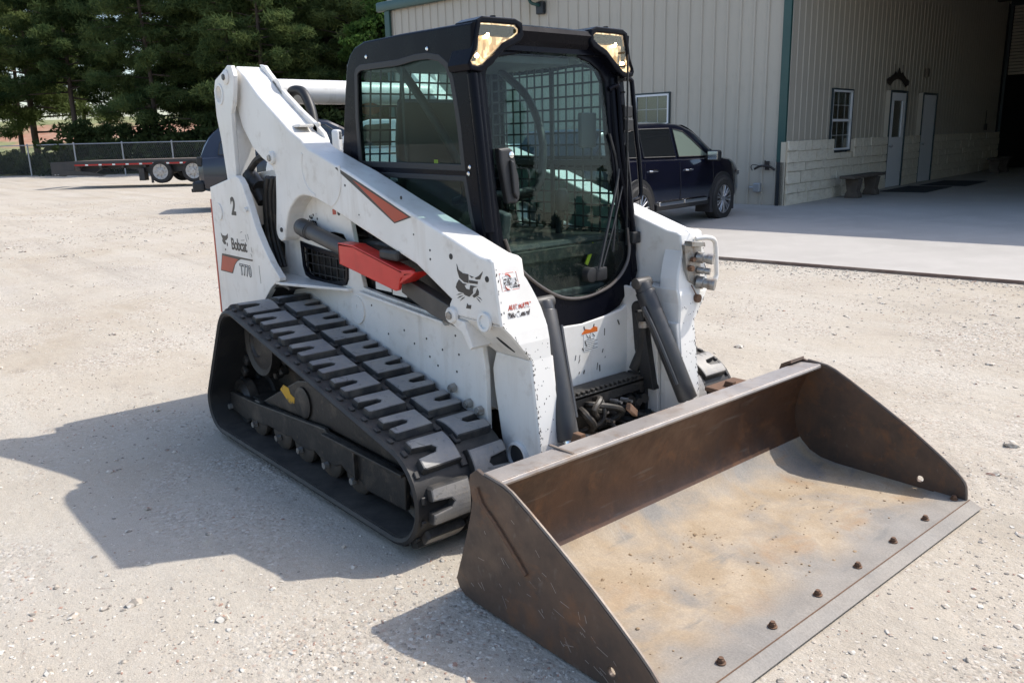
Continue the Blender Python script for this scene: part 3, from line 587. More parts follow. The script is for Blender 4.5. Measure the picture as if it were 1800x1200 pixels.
    # benches
    for (x, y, lab) in ((2.78, -.52, 'dark weathered bench under the stone wall window'), (13.3, -.82, 'far dark bench against the end of the stone wall')):
        t = bthing('bench', lab, 'bench', x, y, slab_z(1)); H = .45
        bm = nb(); bx(bm, -.95, .95, -.15, .15, H-.06, H, .015)
        for v in bm.verts: v.co.y += .03*math.sin(v.co.x*3)
        fin(bm, 'seat', M['benchstone'], t)
        for s in (-1, 1):
            bm = nb(); prism(bm, [(-.14, 0), (.14, 0), (.13, .08), (.10, .14), (.12, .26), (.14, H-.07), (-.14, H-.07), (-.12, .26), (-.10, .14), (-.13, .08)], s*.52-.12, s*.52+.12, fn=lambda a, b, tt: (tt, a, b), bev=.015); fin(bm, 'leg', M['benchstone'], t)
    for (x0, x1, y0, y1, lab) in ((4.15, 6.20, -1.36, -.42, 'dark rubber mat in front of the glazed door'), (6.55, 8.65, -1.56, -.55, 'dark rubber mat in front of the plain white door')):
        bm = nb(); bx(bm, -(x1-x0)/2, (x1-x0)/2, -(y1-y0)/2, (y1-y0)/2, 0, .012, .004); o = fin(bm, 'door_mat', M['mat']); px, py = blocal((x0+x1)/2, (y0+y1)/2); o.location = (px, py, slab_z(1)+.003); o.rotation_euler.z = BAZ; tag(o, lab, 'mat')
fixtures()
# ================================================================ COMPACT TRACK LOADER
def loader():
    T = thing('track_loader', 'white compact track loader with black glazed cab and wide rusty front bucket', 'loader')
    # ---------------------------------------------------------- tracks
    CI = [(-0.42, 0.19, 0.19), (1.343, 0.238, 0.238), (-0.13, 0.57, 0.235)]
    def loop(d, n=14):
        th = []
        for i in range(3):
            P, Q = CI[i], CI[(i+1) % 3]; dx, dz = Q[0]-P[0], Q[1]-P[1]; D = math.hypot(dx, dz)
            th.append(math.atan2(dz, dx)-math.acos((P[2]-Q[2])/D))
        pts = []
        for i in range(3):
            P = CI[i]; a0, a1 = th[i-1], th[i]
            while a1 < a0: a1 += 2*math.pi
            for k in range(n+1):
                a = a0+(a1-a0)*k/n; pts.append((P[0]+(P[2]-d)*math.cos(a), P[1]+(P[2]-d)*math.sin(a)))
        return pts
    LB = 0.034
    bml = nb(); lugm = []
    lug_o = [(-.070, .012), (-.063, 0), (-.022, 0), (-.014, .086), (0, .098), (.014, .086), (.022, 0), (.063, 0), (.070, .012), (.068, .180), (-.068, .180)]
    lug_i = [(a, .183-b) for a, b in lug_o]
    for k, ol in enumerate((lug_o, lug_i)):
        bm = nb(); prism(bm, ol, -0.004, LB, 'xy', bev=0.007, seg=2)
        for v in bm.verts:
            if v.co.z < 0.01: v.co.x *= 1.10
        bmesh.ops.recalc_face_normals(bm, faces=bm.faces[:]); me = bpy.data.meshes.new('lug'); bm.to_mesh(me); bm.free(); me.materials.append(M['lug']); lugm.append(me)
    bml.free()
    bent = {}
    def bent_lug(kind, rad):
        if (kind, rad) in bent: return bent[(kind, rad)]
        bm = nb(); bm.from_mesh(lugm[kind])
        for xx in (-.052, -.035, -.018, 0, .018, .035, .052): bmesh.ops.bisect_plane(bm, geom=bm.verts[:]+bm.edges[:]+bm.faces[:], plane_co=(xx, 0, 0), plane_no=(1, 0, 0))
        for v in bm.verts:
            a = v.co.x/rad; h = rad+v.co.z; v.co.x = h*math.sin(a); v.co.z = h*math.cos(a)-rad
        bmesh.ops.recalc_face_normals(bm, faces=bm.faces[:]); me = bpy.data.meshes.new('lug'); bm.to_mesh(me); bm.free(); me.materials.append(M['lug']); bent[(kind, rad)] = me; return me
    for s in (-1, 1):
        bm = nb(); po, pi_ = loop(LB), loop(LB+0.03); n = len(po); y0, y1 = s*1.0, s*0.552
        prof = [(po, y0*1.0), (po, y1), (pi_, y1), (pi_, y0)]
        rows = [[bm.verts.new((p[0], y, p[1])) for p in L] for L, y in prof]
        for a, b in ((0, 1), (1, 2), (2, 3), (3, 0)):
            for i in range(n): bm.faces.new((rows[a][i], rows[a][(i+1) % n], rows[b][(i+1) % n], rows[b][i]))
        # rounded outer lip of the belt and the low ribs between the lugs
        lip = [(p[0], s*1.0, p[1]) for p in loop(LB+0.012)]
        tube(bm, lip+[lip[0]], 0.016, 6, cap=False)
        # inner guide blocks
        L = loop(LB+0.03, 6); per = 0
        seg = [(Vector(L[i]), Vector(L[(i+1) % len(L)])) for i in range(len(L))]
        tot = sum((b-a).length for a, b in seg)
        def at(dist, seg=seg):
            for a, b in seg:
                l = (b-a).length
                if dist <= l and l > 1e-6: return a+(b-a)*(dist/l), (b-a).normalized()
                dist -= l
            a, b = seg[0]; return a, (b-a).normalized()
        NG = 56
        for k in range(NG):
            p, t = at(tot*(k+.5)/NG); nn = Vector((-t.y, t.x))
            for yy in (0.74, 0.83):
                c = p+nn*0.02; ang = math.atan2(t.y, t.x)
                box(bm, (c.x, s*yy, c.y), (0.05, 0.03, 0.05), Matrix.Rotation(-ang, 4, 'Y'), 0.006, 1)
        tr = fin(bm, 'track', M['rubber'], T, 50)
        tr['label'] = 'worn black rubber track on the open side' if s < 0 else 'far rubber track showing beside the bucket'
        L2 = loop(LB, 30); seg2 = [(Vector(L2[i]), Vector(L2[(i+1) % len(L2)])) for i in range(len(L2))]; tot2 = sum((b-a).length for a, b in seg2)
        N = 25; off0 = 0.055
        for k in range(N):
            for kind, v0 in ((0, 0.962), (1, 0.748)):
                p, t = at((tot2*(k+(0.0 if kind == 0 else 0.45))/N+off0) % tot2, seg2)
                nrm = Vector((t.y, -t.x)); n3 = Vector((nrm.x, 0, nrm.y)); v3 = Vector((0, -s, 0)); u3 = v3.cross(n3)
                me_ = lugm[kind]
                for cx_, cz_, cr_ in CI:
                    if abs(math.hypot(p.x-cx_, p.y-cz_)-(cr_-LB)) < .0025: me_ = bent_lug(kind, round(cr_-LB, 4))
                o = link('lug', me_, tr)
                o.matrix_basis = Matrix(((u3.x, v3.x, n3.x, p.x), (u3.y, v3.y, n3.y, s*v0), (u3.z, v3.z, n3.z, p.y), (0, 0, 0, 1)))
        bm = nb()
        for k in range(2*N):
            p, t = at((tot2*(k+.3)/(2*N)+off0) % tot2, seg2); nn = Vector((t.y, -t.x)); c_ = p+nn*.006
            box(bm, (c_.x, s*(.7555+.012*(1 if k % 2 else -1)), c_.y), (.05, .030, .018), Matrix.Rotation(-math.atan2(t.y, t.x), 4, 'Y'), .004, 1)
            box(bm, (c_.x, s*.985, c_.y), (.03, .02, .012), Matrix.Rotation(-math.atan2(t.y, t.x), 4, 'Y'), .003, 1)
        tag(fin(bm, 'centre_cleat', M['rubber'], tr), kind='stuff')
        # ---- undercarriage between the belt runs
        bm = nb()
        prism(bm, [(-.51, .235), (-.52, .135), (-.30, .115), (-.24, .135), (-.10, .135), (-.03, .15), (.05, .15), (.19, .15), (.25, .16), (.30, .14), (.43, .14), (.50, .155), (.56, .135), (.70, .135), (.76, .16), (.82, .135), (.93, .13), (.99, .105), (1.29, .115), (1.30, .268), (.64, .285), (.62, .30), (-.15, .247)], s*.905, s*.88, bev=.006)
        prism(bm, [(-.15, .25), (.30, .46), (.49, .497), (1.11, .335), (1.26, .275), (.64, .285)], s*.87, s*.68, bev=.008)
        prism(bm, [(-.50, .23), (-.5, .14), (1.28, .12), (1.28, .26), (-.1, .25)], s*.86, s*.62, bev=.004)
        bx(bm, .62, 1.30, s*.925, s*.90, .268, .282, .003); bx(bm, .905, .92, s*.925, s*.90, .14, .275)
        # final drive housing behind the frame
        lathe(bm, [(.05, 0), (.14, .0), (.15, .03), (.15, .12), (.12, .15)], (-.13, s*.66, .57), (0, s, 0), 28)
        prism(bm, [(-.30, .30), (-.05, .24), (.14, .40), (.10, .62), (-.02, .72), (-.2, .72), (-.27, .55)], s*.70, s*.62, bev=.008)
        for a in range(7): cyl(bm, (-.13+.09*math.cos(a*.9), s*.80, .57+.09*math.sin(a*.9)), (-.13+.09*math.cos(a*.9), s*.83, .57+.09*math.sin(a*.9)), .012, seg=6)
        uf = fin(bm, 'undercarriage_frame', M['grime'], T)
        for xr in (-.17, .12, .365, .63, .885):
            bm = nb(); lathe(bm, [(.03, 0), (.085, 0), (.10, .012), (.10, .03), (.086, .042), (.086, .2), (.10, .21), (.10, .235), (.03, .24)], (xr, s*.90, .155), (0, -s, 0), 28)
            fin(bm, 'roller', M['roller'], uf, 40)
            bm = nb(); cyl(bm, (xr-.0, s*.905, .125), (xr, s*.93, .125), .017, seg=6); fin(bm, 'roller_bolt', M['zinc'], uf)
        bm = nb(); cyl(bm, (-.50, s*.905, .15), (-.50, s*.925, .15), .016, seg=6); fin(bm, 'roller_bolt', M['zinc'], uf)
        for (cx, cz, r, nm) in ((1.343, .238, .17, 'idler'), (-.42, .19, .125, 'idler'), (-.13, .57, .17, 'sprocket')):
            bm = nb(); lathe(bm, [(.03, 0), (.06, .0), (.07, -.012), (r-.03, .012), (r, .0), (r, .05), (r-.02, .06), (r-.02, .14), (r, .15), (r, .2), (.03, .2)], (cx, s*.87, cz), (0, -s, 0), 36)
            if nm == 'sprocket':
                for a in range(14): box(bm, (cx+(r+.005)*math.cos(a*2*math.pi/14), s*.79, cz+(r+.005)*math.sin(a*2*math.pi/14)), (.05, .05, .03), Matrix.Rotation(-a*2*math.pi/14, 4, 'Y'), .006, 1)
            fin(bm, nm, M['grime'], uf, 40)
        if s < 0:
            bm = nb(); prism(bm, [(.10, .372), (.14, .405), (.20, .400), (.215, .372), (.26, .362), (.25, .33), (.20, .318), (.16, .338)], -.8715, -.870); fin(bm, 'decal', M['yellow'], uf)
            bm = nb(); lathe(bm, [(.07, 0), (.08, .004), (.08, .01), (.06, .016)], (.36, -.87, .36), (0, -1, 0), 28); fin(bm, 'cover_disc', M['grime'], uf, 40)
    # ---------------------------------------------------------- chassis
    bm = nb(); bx(bm, -.90, 1.22, -.495, .495, .27, 1.13, .02); bx(bm, .3, 1.25, -.47, .47, 1.05, 1.10); fin(bm, 'engine_bay', M['grime'], T)
    for s in (-1, 1):
        vent = [(-.168, 1.07), (-.10, 1.062), (.24, 1.036), (.29, 1.02), (.31, .98), (.303, .93), (.285, .905), (.22, .893), (.10, .882), (-.08, .892), (-.14, .91), (-.16, .95)]
        hole = [(-.75, 1.115), (-.70, 1.14), (-.56, 1.148), (-.50, 1.10), (-.385, 1.05), (-.40, .975), (-.44, .94), (-.52, .926), (-.60, .94), (-.66, .97)]
        slot = [(.372, 1.235), (.40, 1.10), (.455, .90), (.62, .885), (1.12, .85), (1.30, .85), (1.30, 1.02), (1.06, 1.14), (.52, 1.28)]
        hole2 = [(-.76, 1.385), (-.60, 1.385), (-.575, 1.35), (-.60, 1.31), (-.67, 1.298), (-.75, 1.31), (-.79, 1.345)]
        ear = [(.06, 1.12), (.10, 1.145), (.20, 1.155), (.29, 1.15), (.33, 1.11), (.30, 1.085), (.10, 1.085)]
        bm = nb()
        prism(bm, [(-.86, .36), (-.2, .30), (1.36, .30), (1.40, .36), (1.40, .66), (1.385, .76), (1.34, .86), (1.33, 1.05), (1.10, 1.18), (.60, 1.32), (.40, 1.42), (.1, 1.46), (-.45, 1.46), (-.86, 1.42)], s*.548, s*.522, holes=[vent, hole, slot, hole2, ear], bev=.004)
        side = fin(bm, 'body_side', M['white'], T)
        if s < 0: side['label'] = 'white side panel with grilled vent above the near track'
        bm = nb()
        for i in range(7): bx(bm, -.15+.066*i, -.144+.066*i, s*.54, s*.53, .875, 1.075)
        for i in range(3): bx(bm, -.18, .315, s*.541, s*.531, .915+.05*i, .920+.05*i)
        fin(bm, 'vent_grille', M['black_matt'], side)
        bm = nb(); prism(bm, inset(vent, -.012), s*.556, s*.545, holes=[inset(vent, .014)], bev=.003); fin(bm, 'vent_surround', M['black'], side)
        # rounded cover edge and lower sill
        bm = nb(); prism(bm, [(.45, .885), (1.14, .838), (1.16, .82), (.45, .868)], s*.575, s*.545, bev=.005); fin(bm, 'sill', M['white'], side)
        bm = nb(); ringcyl(bm, (.385, s*.548, .78), (.385, s*.556, .78), .07, .0, 28); cyl(bm, (.385, s*.556, .80), (.385, s*.560, .80), .008, seg=10); fin(bm, 'pivot_cover', M['white'], side)
        for (xx, zz) in ((1.18, .545), (1.29, .50), (1.365, .485)):
            bm = nb(); cyl(bm, (xx, s*.548, zz), (xx, s*.575, zz), .021, seg=6, bev=.003); cyl(bm, (xx, s*.575, zz), (xx, s*.582, zz), .012, seg=8); fin(bm, 'bolt', M['zinc'], side)
        bm = nb()
        for (xx, zz) in ((.52, .82), (.66, .70), (.80, .74), (.88, .69), (.98, .73), (1.0, .65), (1.06, .62), (1.1, .7), (1.2, .78), (1.2, .62), (1.22, .70), (.76, .60), (.6, .62), (.45, .66)): cyl(bm, (xx, s*.5475, zz), (xx, s*.549, zz), .0055, seg=8)
        tag(fin(bm, 'bolt_hole', M['black_matt'], side), kind='stuff')
        # fender shelf over the rear of the track, dark liner under it
        bm = nb(); prism(bm, [(-.95, s*.72), (-.11, s*.72), (.34, s*.57), (.36, s*.52), (-.95, s*.52)], .868, .884, 'xy', bev=.004)
        prism(bm, [(-.115, .884), (-.10, .885), (.02, .85), (.34, .80), (.34, .79), (.0, .835), (-.12, .87)], s*.722, s*.56, bev=.003) if False else None
        fin(bm, 'fender_shelf', M['white'], side)
        bm = nb(); prism(bm, arc(-.13, .57, .30, 170, 75, 12)+arc(-.13, .57, .285, 75, 170, 12), s*.70, s*.53); fin(bm, 'fender_liner', M['black_matt'], side)
        bm = nb(); prism(bm, [(1.25, .30), (1.56, .30), (1.55, .70), (1.48, .88), (1.25, .90)], s*.386, s*.365, bev=.004); fin(bm, 'front_cheek', M['white'], T)
        # ------------------------------------------------------ rear upright
        up_out = [(-.955, 1.36), (-.56, 1.432), (-.52, 1.42), (-.48, 1.385), (-.417, 1.278), (-.357, 1.158), (-.28, 1.06), (-.197, .974), (-.107, .908), (-.112, .892), (-.17, .875), (-.24, .835), (-.32, .77), (-.38, .66), (-.98, .60)]
        bm = nb(); prism(bm, up_out, s*.722, s*.685, bev=.004); upr = fin(bm, 'rear_upright', M['white'], T)
        bm = nb(); prism(bm, [(-.955, 1.29), (-.972, 1.29), (-1.0, .60), (-.982, .60)], s*.724, s*.684, bev=.002); fin(bm, 'edge_strip', M['redstrip'], upr)
        bm = nb(); ringcyl(bm, (-.851, s*.722, 1.221), (-.851, s*.728, 1.221), .05, .0, 28); fin(bm, 'round_boss', M['white'], upr)
        bm = nb(); cyl(bm, (-.445, s*.722, 1.255), (-.44, s*.74, 1.25), .013, seg=10); fin(bm, 'grease_cap', M['decal_white'], upr)
        if s < 0:
            Mt = lambda x, z, y=-.7228: Matrix(((1, 0, 0, x), (0, 0, -1, y), (0, 1, 0, z), (0, 0, 0, 1)))
            text('lettering', 'Bobcat', .094, M['decal'], upr, Mt(-.722, 1.012), sx=.90, offset=.0022, space=.92)
            text('lettering', 'T770', .088, M['decal'], upr, Mt(-.632, .874), sx=.86, offset=.0034)
            text('lettering', 'T770', .088, M['decal_white'], upr, Mt(-.6305, .8755, -.7238), sx=.86, offset=-.0022)
            text('lettering', '2', .135, M['decal'], upr, Mt(-.667, 1.216), sx=.95, offset=.005)
            bm = nb(); prism(bm, [(-.878, .974), (-.437, .975), (-.442, .966), (-.604, .963), (-.657, .946), (-.696, .923), (-.744, .866), (-.926, .866)], -.7228, -.7215); fin(bm, 'stripe_edge', M['decal'], upr)
            bm = nb(); prism(bm, [(-.873, .962), (-.64, .958), (-.672, .944), (-.708, .918), (-.752, .872), (-.919, .872)], -.7236, -.7225); fin(bm, 'stripe', M['orange'], upr)
            bm = nb(); prism(bm, [(-.862, 1.098), (-.84, 1.085), (-.80, 1.083), (-.78, 1.088), (-.757, 1.10), (-.762, 1.075), (-.785, 1.06), (-.81, 1.055), (-.795, 1.04), (-.815, 1.03), (-.835, 1.035), (-.853, 1.05), (-.845, 1.065), (-.858, 1.08)], -.7228, -.7215)
            prism(bm, [(-.825, 1.005), (-.81, 1.008), (-.812, .996), (-.825, .996)], -.7228, -.7215); prism(bm, [(-.79, 1.04), (-.775, 1.045), (-.775, 1.025), (-.79, 1.025)], -.7228, -.7215); fin(bm, 'emblem', M['decal'], upr)
            bm = nb()
            for x, z, l, a in ((-.56, 1.12, .03, .2), (-.50, 1.09, .04, 1.9), (-.47, 1.10, .03, 1.8), (-.44, 1.03, .03, 1.9), (-.36, .90, .1, 1.6), (-.55, 1.075, .05, .1), (-.45, 1.0, .02, 2.2)): box(bm, (x, -.7222, z), (l, .0012, .003), Matrix.Rotation(-a, 4, 'Y'))
            fin(bm, 'scratch', M['decal'], upr)
    bm = nb(); bx(bm, -1.0, -.93, -.68, .68, .55, 1.36, .02); tg = fin(bm, 'tailgate', M['white'], T)
    bm = nb(); bx(bm, -.95, .26, -.52, .52, 1.13, 1.40, .04); fin(bm, 'engine_cover', M['black_matt'], T)
    # ---------------------------------------------------------- rear links, cross tube
    for s in (-1, 1):
        ol = [(-.56, 2.015), (-.61, 2.02), (-.65, 2.003), (-.80, 1.955), (-.83, 1.90), (-.833, 1.76), (-.80, 1.63), (-.768, 1.38), (-.638, 1.38), (-.627, 1.675), (-.617, 1.766), (-.575, 1.83), (-.55, 1.90), (-.535, 1.96)]
        bm = nb(); prism(bm, ol, s*.685, s*.66, holes=[arc(-.755, 1.876, .045, 0, 345, 20)], bev=.004)
        prism(bm, [(-.77, 1.36), (-.64, 1.36), (-.63, 1.66), (-.66, 1.80), (-.76, 1.80), (-.79, 1.63)], s*.66, s*.56, bev=.004)
        ln = fin(bm, 'rear_link', M['white'], T)
        bm = nb(); ringcyl(bm, (-.755, s*.69, 1.876), (-.755, s*.60, 1.876), .058, .045, 28); fin(bm, 'bushing', M['decal_white'], ln, 40)
        bm = nb(); lathe(bm, [(.038, 0), (.04, .006), (.03, .014)], (-.635, s*.685, 1.96), (0, s, 0), 24); fin(bm, 'pin_boss', M['white'], ln, 40)
        bm = nb(); cyl(bm, (-.635, s*.698, 1.96), (-.635, s*.706, 1.96), .017, seg=6); fin(bm, 'bolt', M['cylinder'], ln)
    bm = nb(); cyl(bm, (-.42, -.5, 1.875), (-.42, .5, 1.875), .066, seg=36); fin(bm, 'cross_tube', M['white'], T, True)
    bm = nb(); tube(bm, [(-.40, -.45, 1.84), (-.34, -.44, 1.875), (-.27, -.42, 1.865), (-.20, -.42, 1.79), (-.15, -.43, 1.70), (-.10, -.45, 1.60)], .026, 10, 6); fin(bm, 'hydraulic_hose', M['hose'], T, True)
    # ---------------------------------------------------------- lift arms
    UP = [(-.602, 2.015), (-.55, 1.985), (-.496, 1.954), (-.359, 1.855), (-.184, 1.755), (-.078, 1.694), (-.032, 1.668), (.085, 1.618), (.165, 1.572), (.40, 1.502), (.55, 1.461), (.90, 1.345), (1.16, 1.262), (1.50, 1.157), (1.555, 1.15), (1.577, 1.139), (1.585, 1.094), (1.612, .942), (1.62, .90),
          (1.315, .90), (1.289, .917), (1.292, .945), (1.306, .965), (1.066, 1.085), (.517, 1.24), (.329, 1.296), (.217, 1.326), (.13, 1.338), (.074, 1.34), (.03, 1.333), (-.011, 1.318), (-.081, 1.273), (-.115, 1.24), (-.14, 1.201), (-.165, 1.15), (-.178, 1.11), (-.20, 1.092), (-.233, 1.085), (-.262, 1.097), (-.278, 1.12), (-.283, 1.146), (-.249, 1.304), (-.229, 1.427), (-.238, 1.455), (-.26, 1.48), (-.378, 1.524), (-.483, 1.58), (-.593, 1.692), (-.645, 1.80), (-.668, 1.829), (-.655, 1.89), (-.644, 1.93), (-.612, 1.99)]
    LO = [(1.62, .90), (1.632, .87), (1.64, .82), (1.642, .745), (1.43, .745), (1.395, .78), (1.355, .85), (1.315, .90)]
    LO2 = [(1.642, .745), (1.652, .66), (1.667, .54), (1.684, .40), (1.684, .33), (1.65, .262), (1.57, .25), (1.50, .27), (1.465, .33), (1.45, .38), (1.432, .485), (1.412, .59), (1.405, .67), (1.43, .745)]
    ins = lambda z: .125*max(0.0, min(1.0, (.90-z)/.155))
    for s in (-1, 1):
        bm = nb(); prism(bm, UP, s*.64, s*.485, bev=.010, seg=3)
        b2 = nb(); prism(b2, LO, s*.64, s*.41, bev=.007, seg=2)
        for v in b2.verts:
            v.co.y -= s*(ins(v.co.z) if abs(v.co.y) > .53 else 0)
        merge(bm, b2); prism(bm, LO2, s*.515, s*.39, bev=.007, seg=2)
        arm = fin(bm, 'lift_arm', M['white'], T)
        # worn front facing plate
        def fy(z, inner):
            if not inner: return .642-ins(z)
            T_ = [(1.2, .57), (1.14, .545), (1.08, .49), (1.0, .447), (.92, .415), (.7, .400), (.33, .383)]
            for (z1, v1), (z0, v0) in zip(T_[:-1], T_[1:]):
                if z >= z0: return v0+(v1-v0)*(z-z0)/(z1-z0)
            return .383
        bm = nb(); rows = []
        fp = [(1.56, 1.152), (1.579, 1.140), (1.584, 1.115), (1.587, 1.094), (1.593, 1.06), (1.600, 1.02), (1.607, .98), (1.614, .942), (1.622, .90), (1.634, .87), (1.642, .82), (1.644, .745), (1.654, .66), (1.669, .54), (1.686, .40), (1.686, .33)]
        for x, z in fp:
            yo, yi = fy(z, False), fy(z, True)
            rows.append([bm.verts.new((x-.006, s*(yo-.001), z)), bm.verts.new((x+.004, s*(yo-.006), z)), bm.verts.new((x+.004, s*(yi+.006), z)), bm.verts.new((x-.006, s*(yi+.001), z)), bm.verts.new((x-.10, s*(yi+.001), z)), bm.verts.new((x-.10, s*(yi+.01), z))])
        for a, b in zip(rows[:-1], rows[1:]):
            for i in range(5): bm.faces.new((a[i], a[i+1], b[i+1], b[i]))
        bm.faces.new(rows[0])
        fr = fin(bm, 'arm_front_plate', M['white_worn'], arm)
        rc = random.Random(60+s); bm = nb()
        def fx(z):
            for (x1, z1), (x0, z0) in zip(fp[:-1], fp[1:]):
                if z >= z0: return x0+(x1-x0)*(z-z0)/(z1-z0)+.0042
            return 1.690
        for i in range(96):
            z = rc.uniform(.34, 1.12) if i % 3 else rc.uniform(.34, .86); yo, yi = fy(z, False), fy(z, True)
            y = yo-.006-abs(rc.gauss(0, .006)) if i % 3 else rc.uniform(yi+.01, yo-.01)
            if .9 < z < 1.1 and y < .60 and s < 0 and i % 3 == 0: continue
            box(bm, (fx(z)-.0002, s*y, z), (.0016, rc.uniform(.0012, .004), rc.uniform(.002, .012 if i % 3 else .006)), Matrix.Rotation(rc.uniform(-.5, .5), 4, 'X'))
        tag(fin(bm, 'paint_chip', M['decal'], fr), kind='stuff')
        # bosses, pins, holes
        bm = nb(); ringcyl(bm, (1.528, s*.64, .905), (1.528, s*.654, .905), .038, .027, 28); fin(bm, 'pin_boss', M['decal_white'], arm, 40); bm = nb(); ringcyl(bm, (1.562, s*.50, .328), (1.562, s*.535, .328), .060, .05, 28); fin(bm, 'pin_boss', M['decal_white'], arm, 40)
        bm = nb(); cyl(bm, (1.528, s*.62, .905), (1.528, s*.646, .905), .027, seg=24); fin(bm, 'pin', M['decal_white'], arm, 40); bm = nb(); cyl(bm, (1.562, s*.48, .328), (1.562, s*.520, .328), .05, seg=24); fin(bm, 'pin', M['cylinder'], arm, 40)
        for (xx, zz) in ((1.318, .902), (-.235, 1.525)):
            bm = nb(); lathe(bm, [(.034, 0), (.034, .014), (.028, .02), (.012, .02)], (xx, s*.64, zz), (0, s, 0), 24); fin(bm, 'pin_boss', M['white'], arm, 40)
            bm = nb(); cyl(bm, (xx, s*.659, zz), (xx, s*.668, zz), .017, seg=6); fin(bm, 'bolt', M['zinc'], arm)
        bm = nb(); cyl(bm, (-.207, s*.640, 1.149), (-.207, s*.646, 1.149), .012, seg=12)
        for xx, zz, r in ((1.319, 1.14, .012), (1.545, 1.073, .012), (1.175, 1.153, .005), (1.174, 1.116, .005), (.51, 1.40, .006), (.62, 1.27, .004), (1.06, 1.21, .004), (.98, 1.36, .008)): cyl(bm, (xx, s*.6395, zz), (xx, s*.6412, zz), r, seg=12)
        prism(bm, [(1.541, .834), (1.551, .834), (1.575, .808), (1.597, .775), (1.59, .772), (1.565, .79), (1.545, .815)], .0025, -.02, fn=lambda a, b, t: (a-.015, s*(.6405-ins(b)+t), b))
        tag(fin(bm, 'bolt_hole', M['black_matt'], arm), kind='stuff')
        # pressed circular ridge and the step under the arm knee
        bm = nb()
        bm.free()
        for a0, a1, cx, cz, rr in ((150, 265, .22, 1.48, .145), (-75, 20, .33, 1.44, .15)):
            bm = nb(); A = arc(cx, cz, rr, a0, a1, 12); B = arc(cx, cz, rr-.018, a1, a0, 12); prism(bm, A+B, s*.6435, s*.636, bev=.003); fin(bm, 'arm_rib', M['white'], arm)
        bm = nb(); prism(bm, [(1.30, .897), (1.40, .885), (1.45, .79), (1.43, .775), (1.38, .84), (1.30, .872)], s*.648, s*.55, bev=.003); fin(bm, 'arm_gusset', M['white'], arm)
        bm = nb(); bx(bm, -.06, .02, s*.60, s*.52, 1.676, 1.69, .003); bx(bm, -.04, .02, s*.50, s*.478, 1.60, 1.70, .008)
        prism(bm, [(-.61, 2.03), (-.55, 2.02), (-.50, 1.98), (-.36, 1.885), (-.16, 1.77), (-.02, 1.70), (.07, 1.645), (.10, 1.60), (.04, 1.60), (-.2, 1.74), (-.55, 1.96)], s*.50, s*.475, bev=.006); fin(bm, 'arm_flange', M['white'], arm)
        if s < 0:
            bm = nb(); prism(bm, [(.427, 1.479), (.441, 1.482), (.72, 1.392), (1.050, 1.281), (.918, 1.248)], -.6415, -.640); fin(bm, 'stripe_edge', M['decal'], arm)
            bm = nb(); prism(bm, [(.585, 1.427), (1.030, 1.282), (.921, 1.254)], -.6424, -.6412); fin(bm, 'stripe', M['orange'], arm)
            LG = [[(1.356, 1.114), (1.366, 1.092), (1.393, 1.081), (1.430, 1.080), (1.428, 1.045), (1.401, 1.046), (1.371, 1.060), (1.358, 1.087)], [(1.470, 1.070), (1.496, 1.081), (1.521, 1.100), (1.503, 1.068), (1.478, 1.065)], [(1.436, 1.077), (1.464, 1.072), (1.449, 1.068)], [(1.432, 1.058), (1.488, 1.058), (1.486, 1.048), (1.434, 1.046)],
                  [(1.367, 1.053), (1.390, 1.041), (1.420, 1.039), (1.401, 1.033), (1.411, 1.021), (1.434, 1.019), (1.440, 1.038), (1.483, 1.038), (1.460, 1.031), (1.454, 1.023), (1.455, 1.009), (1.431, .991), (1.401, .995), (1.394, 1.001), (1.360, 1.004), (1.344, 1.019), (1.352, 1.036)], [(1.483, 1.031), (1.492, 1.020), (1.490, 1.005), (1.474, .997), (1.461, .991), (1.451, .998), (1.472, 1.011)],
                  [(1.416, .963), (1.421, .957), (1.441, .959), (1.436, .943), (1.407, .942)], [(1.345, .988), (1.363, .995), (1.387, .999), (1.364, .991)], [(1.351, .975), (1.369, .986), (1.392, .992), (1.372, .982)], [(1.369, .967), (1.386, .981), (1.402, .987), (1.389, .978)], [(1.481, .999), (1.497, .996), (1.511, .988), (1.496, .992)], [(1.476, .993), (1.490, .987), (1.501, .977), (1.489, .983)]]
            bm = nb()
            for p in LG: prism(bm, p, -.6418, -.640)
            fin(bm, 'emblem', M['decal'], arm)
            # worn stickers on the front plate
            def Mf(y, z, x): return Matrix(((0, 0, 1, x), (1, 0, 0, y), (0, 1, 0, z), (0, 0, 0, 1))) @ Matrix.Rotation(-.17, 4, 'X')
            bm = nb(); bw = .0022
            for a, b in (((-.618, 1.096), (-.535, 1.094)), ((-.535, 1.094), (-.526, 1.030)), ((-.526, 1.030), (-.565, 1.030)), ((-.618, 1.096), (-.613, 1.030)), ((-.613, 1.030), (-.585, 1.030))):
                xa = 1.5905+(1.094-a[1])*.175; xb = 1.5905+(1.094-b[1])*.175
                tube(bm, [(xa+.0005, a[0], a[1]), (xb+.0005, b[0], b[1])], .0013, 4)
            ca = [(1.592+(1.094-(1.066+.024*math.sin(a)))*.175, -.585+.022*math.cos(a), 1.066+.024*math.sin(a)) for a in [x*.25 for x in range(2, 11)]]; tube(bm, ca, .003, 4)
            ca = [(1.592+(1.094-(1.056+.024*math.sin(a)))*.175, -.578+.02*math.cos(a), 1.056+.024*math.sin(a)) for a in [x*.25 for x in range(14, 21)]]; tube(bm, ca, .003, 4)
            fin(bm, 'sticker_frame', M['decal_red'], fr)
            text('lettering', 'SELECTABLE', .0165, M['decal_worn'], fr, Mf(-.602, 1.063, 1.5975), sx=.72, shear=.2, offset=.0004)
            text('lettering', 'JOYSTICK', .0195, M['decal_worn'], fr, Mf(-.604, 1.048, 1.6002), sx=.78, shear=.25, offset=.0006)
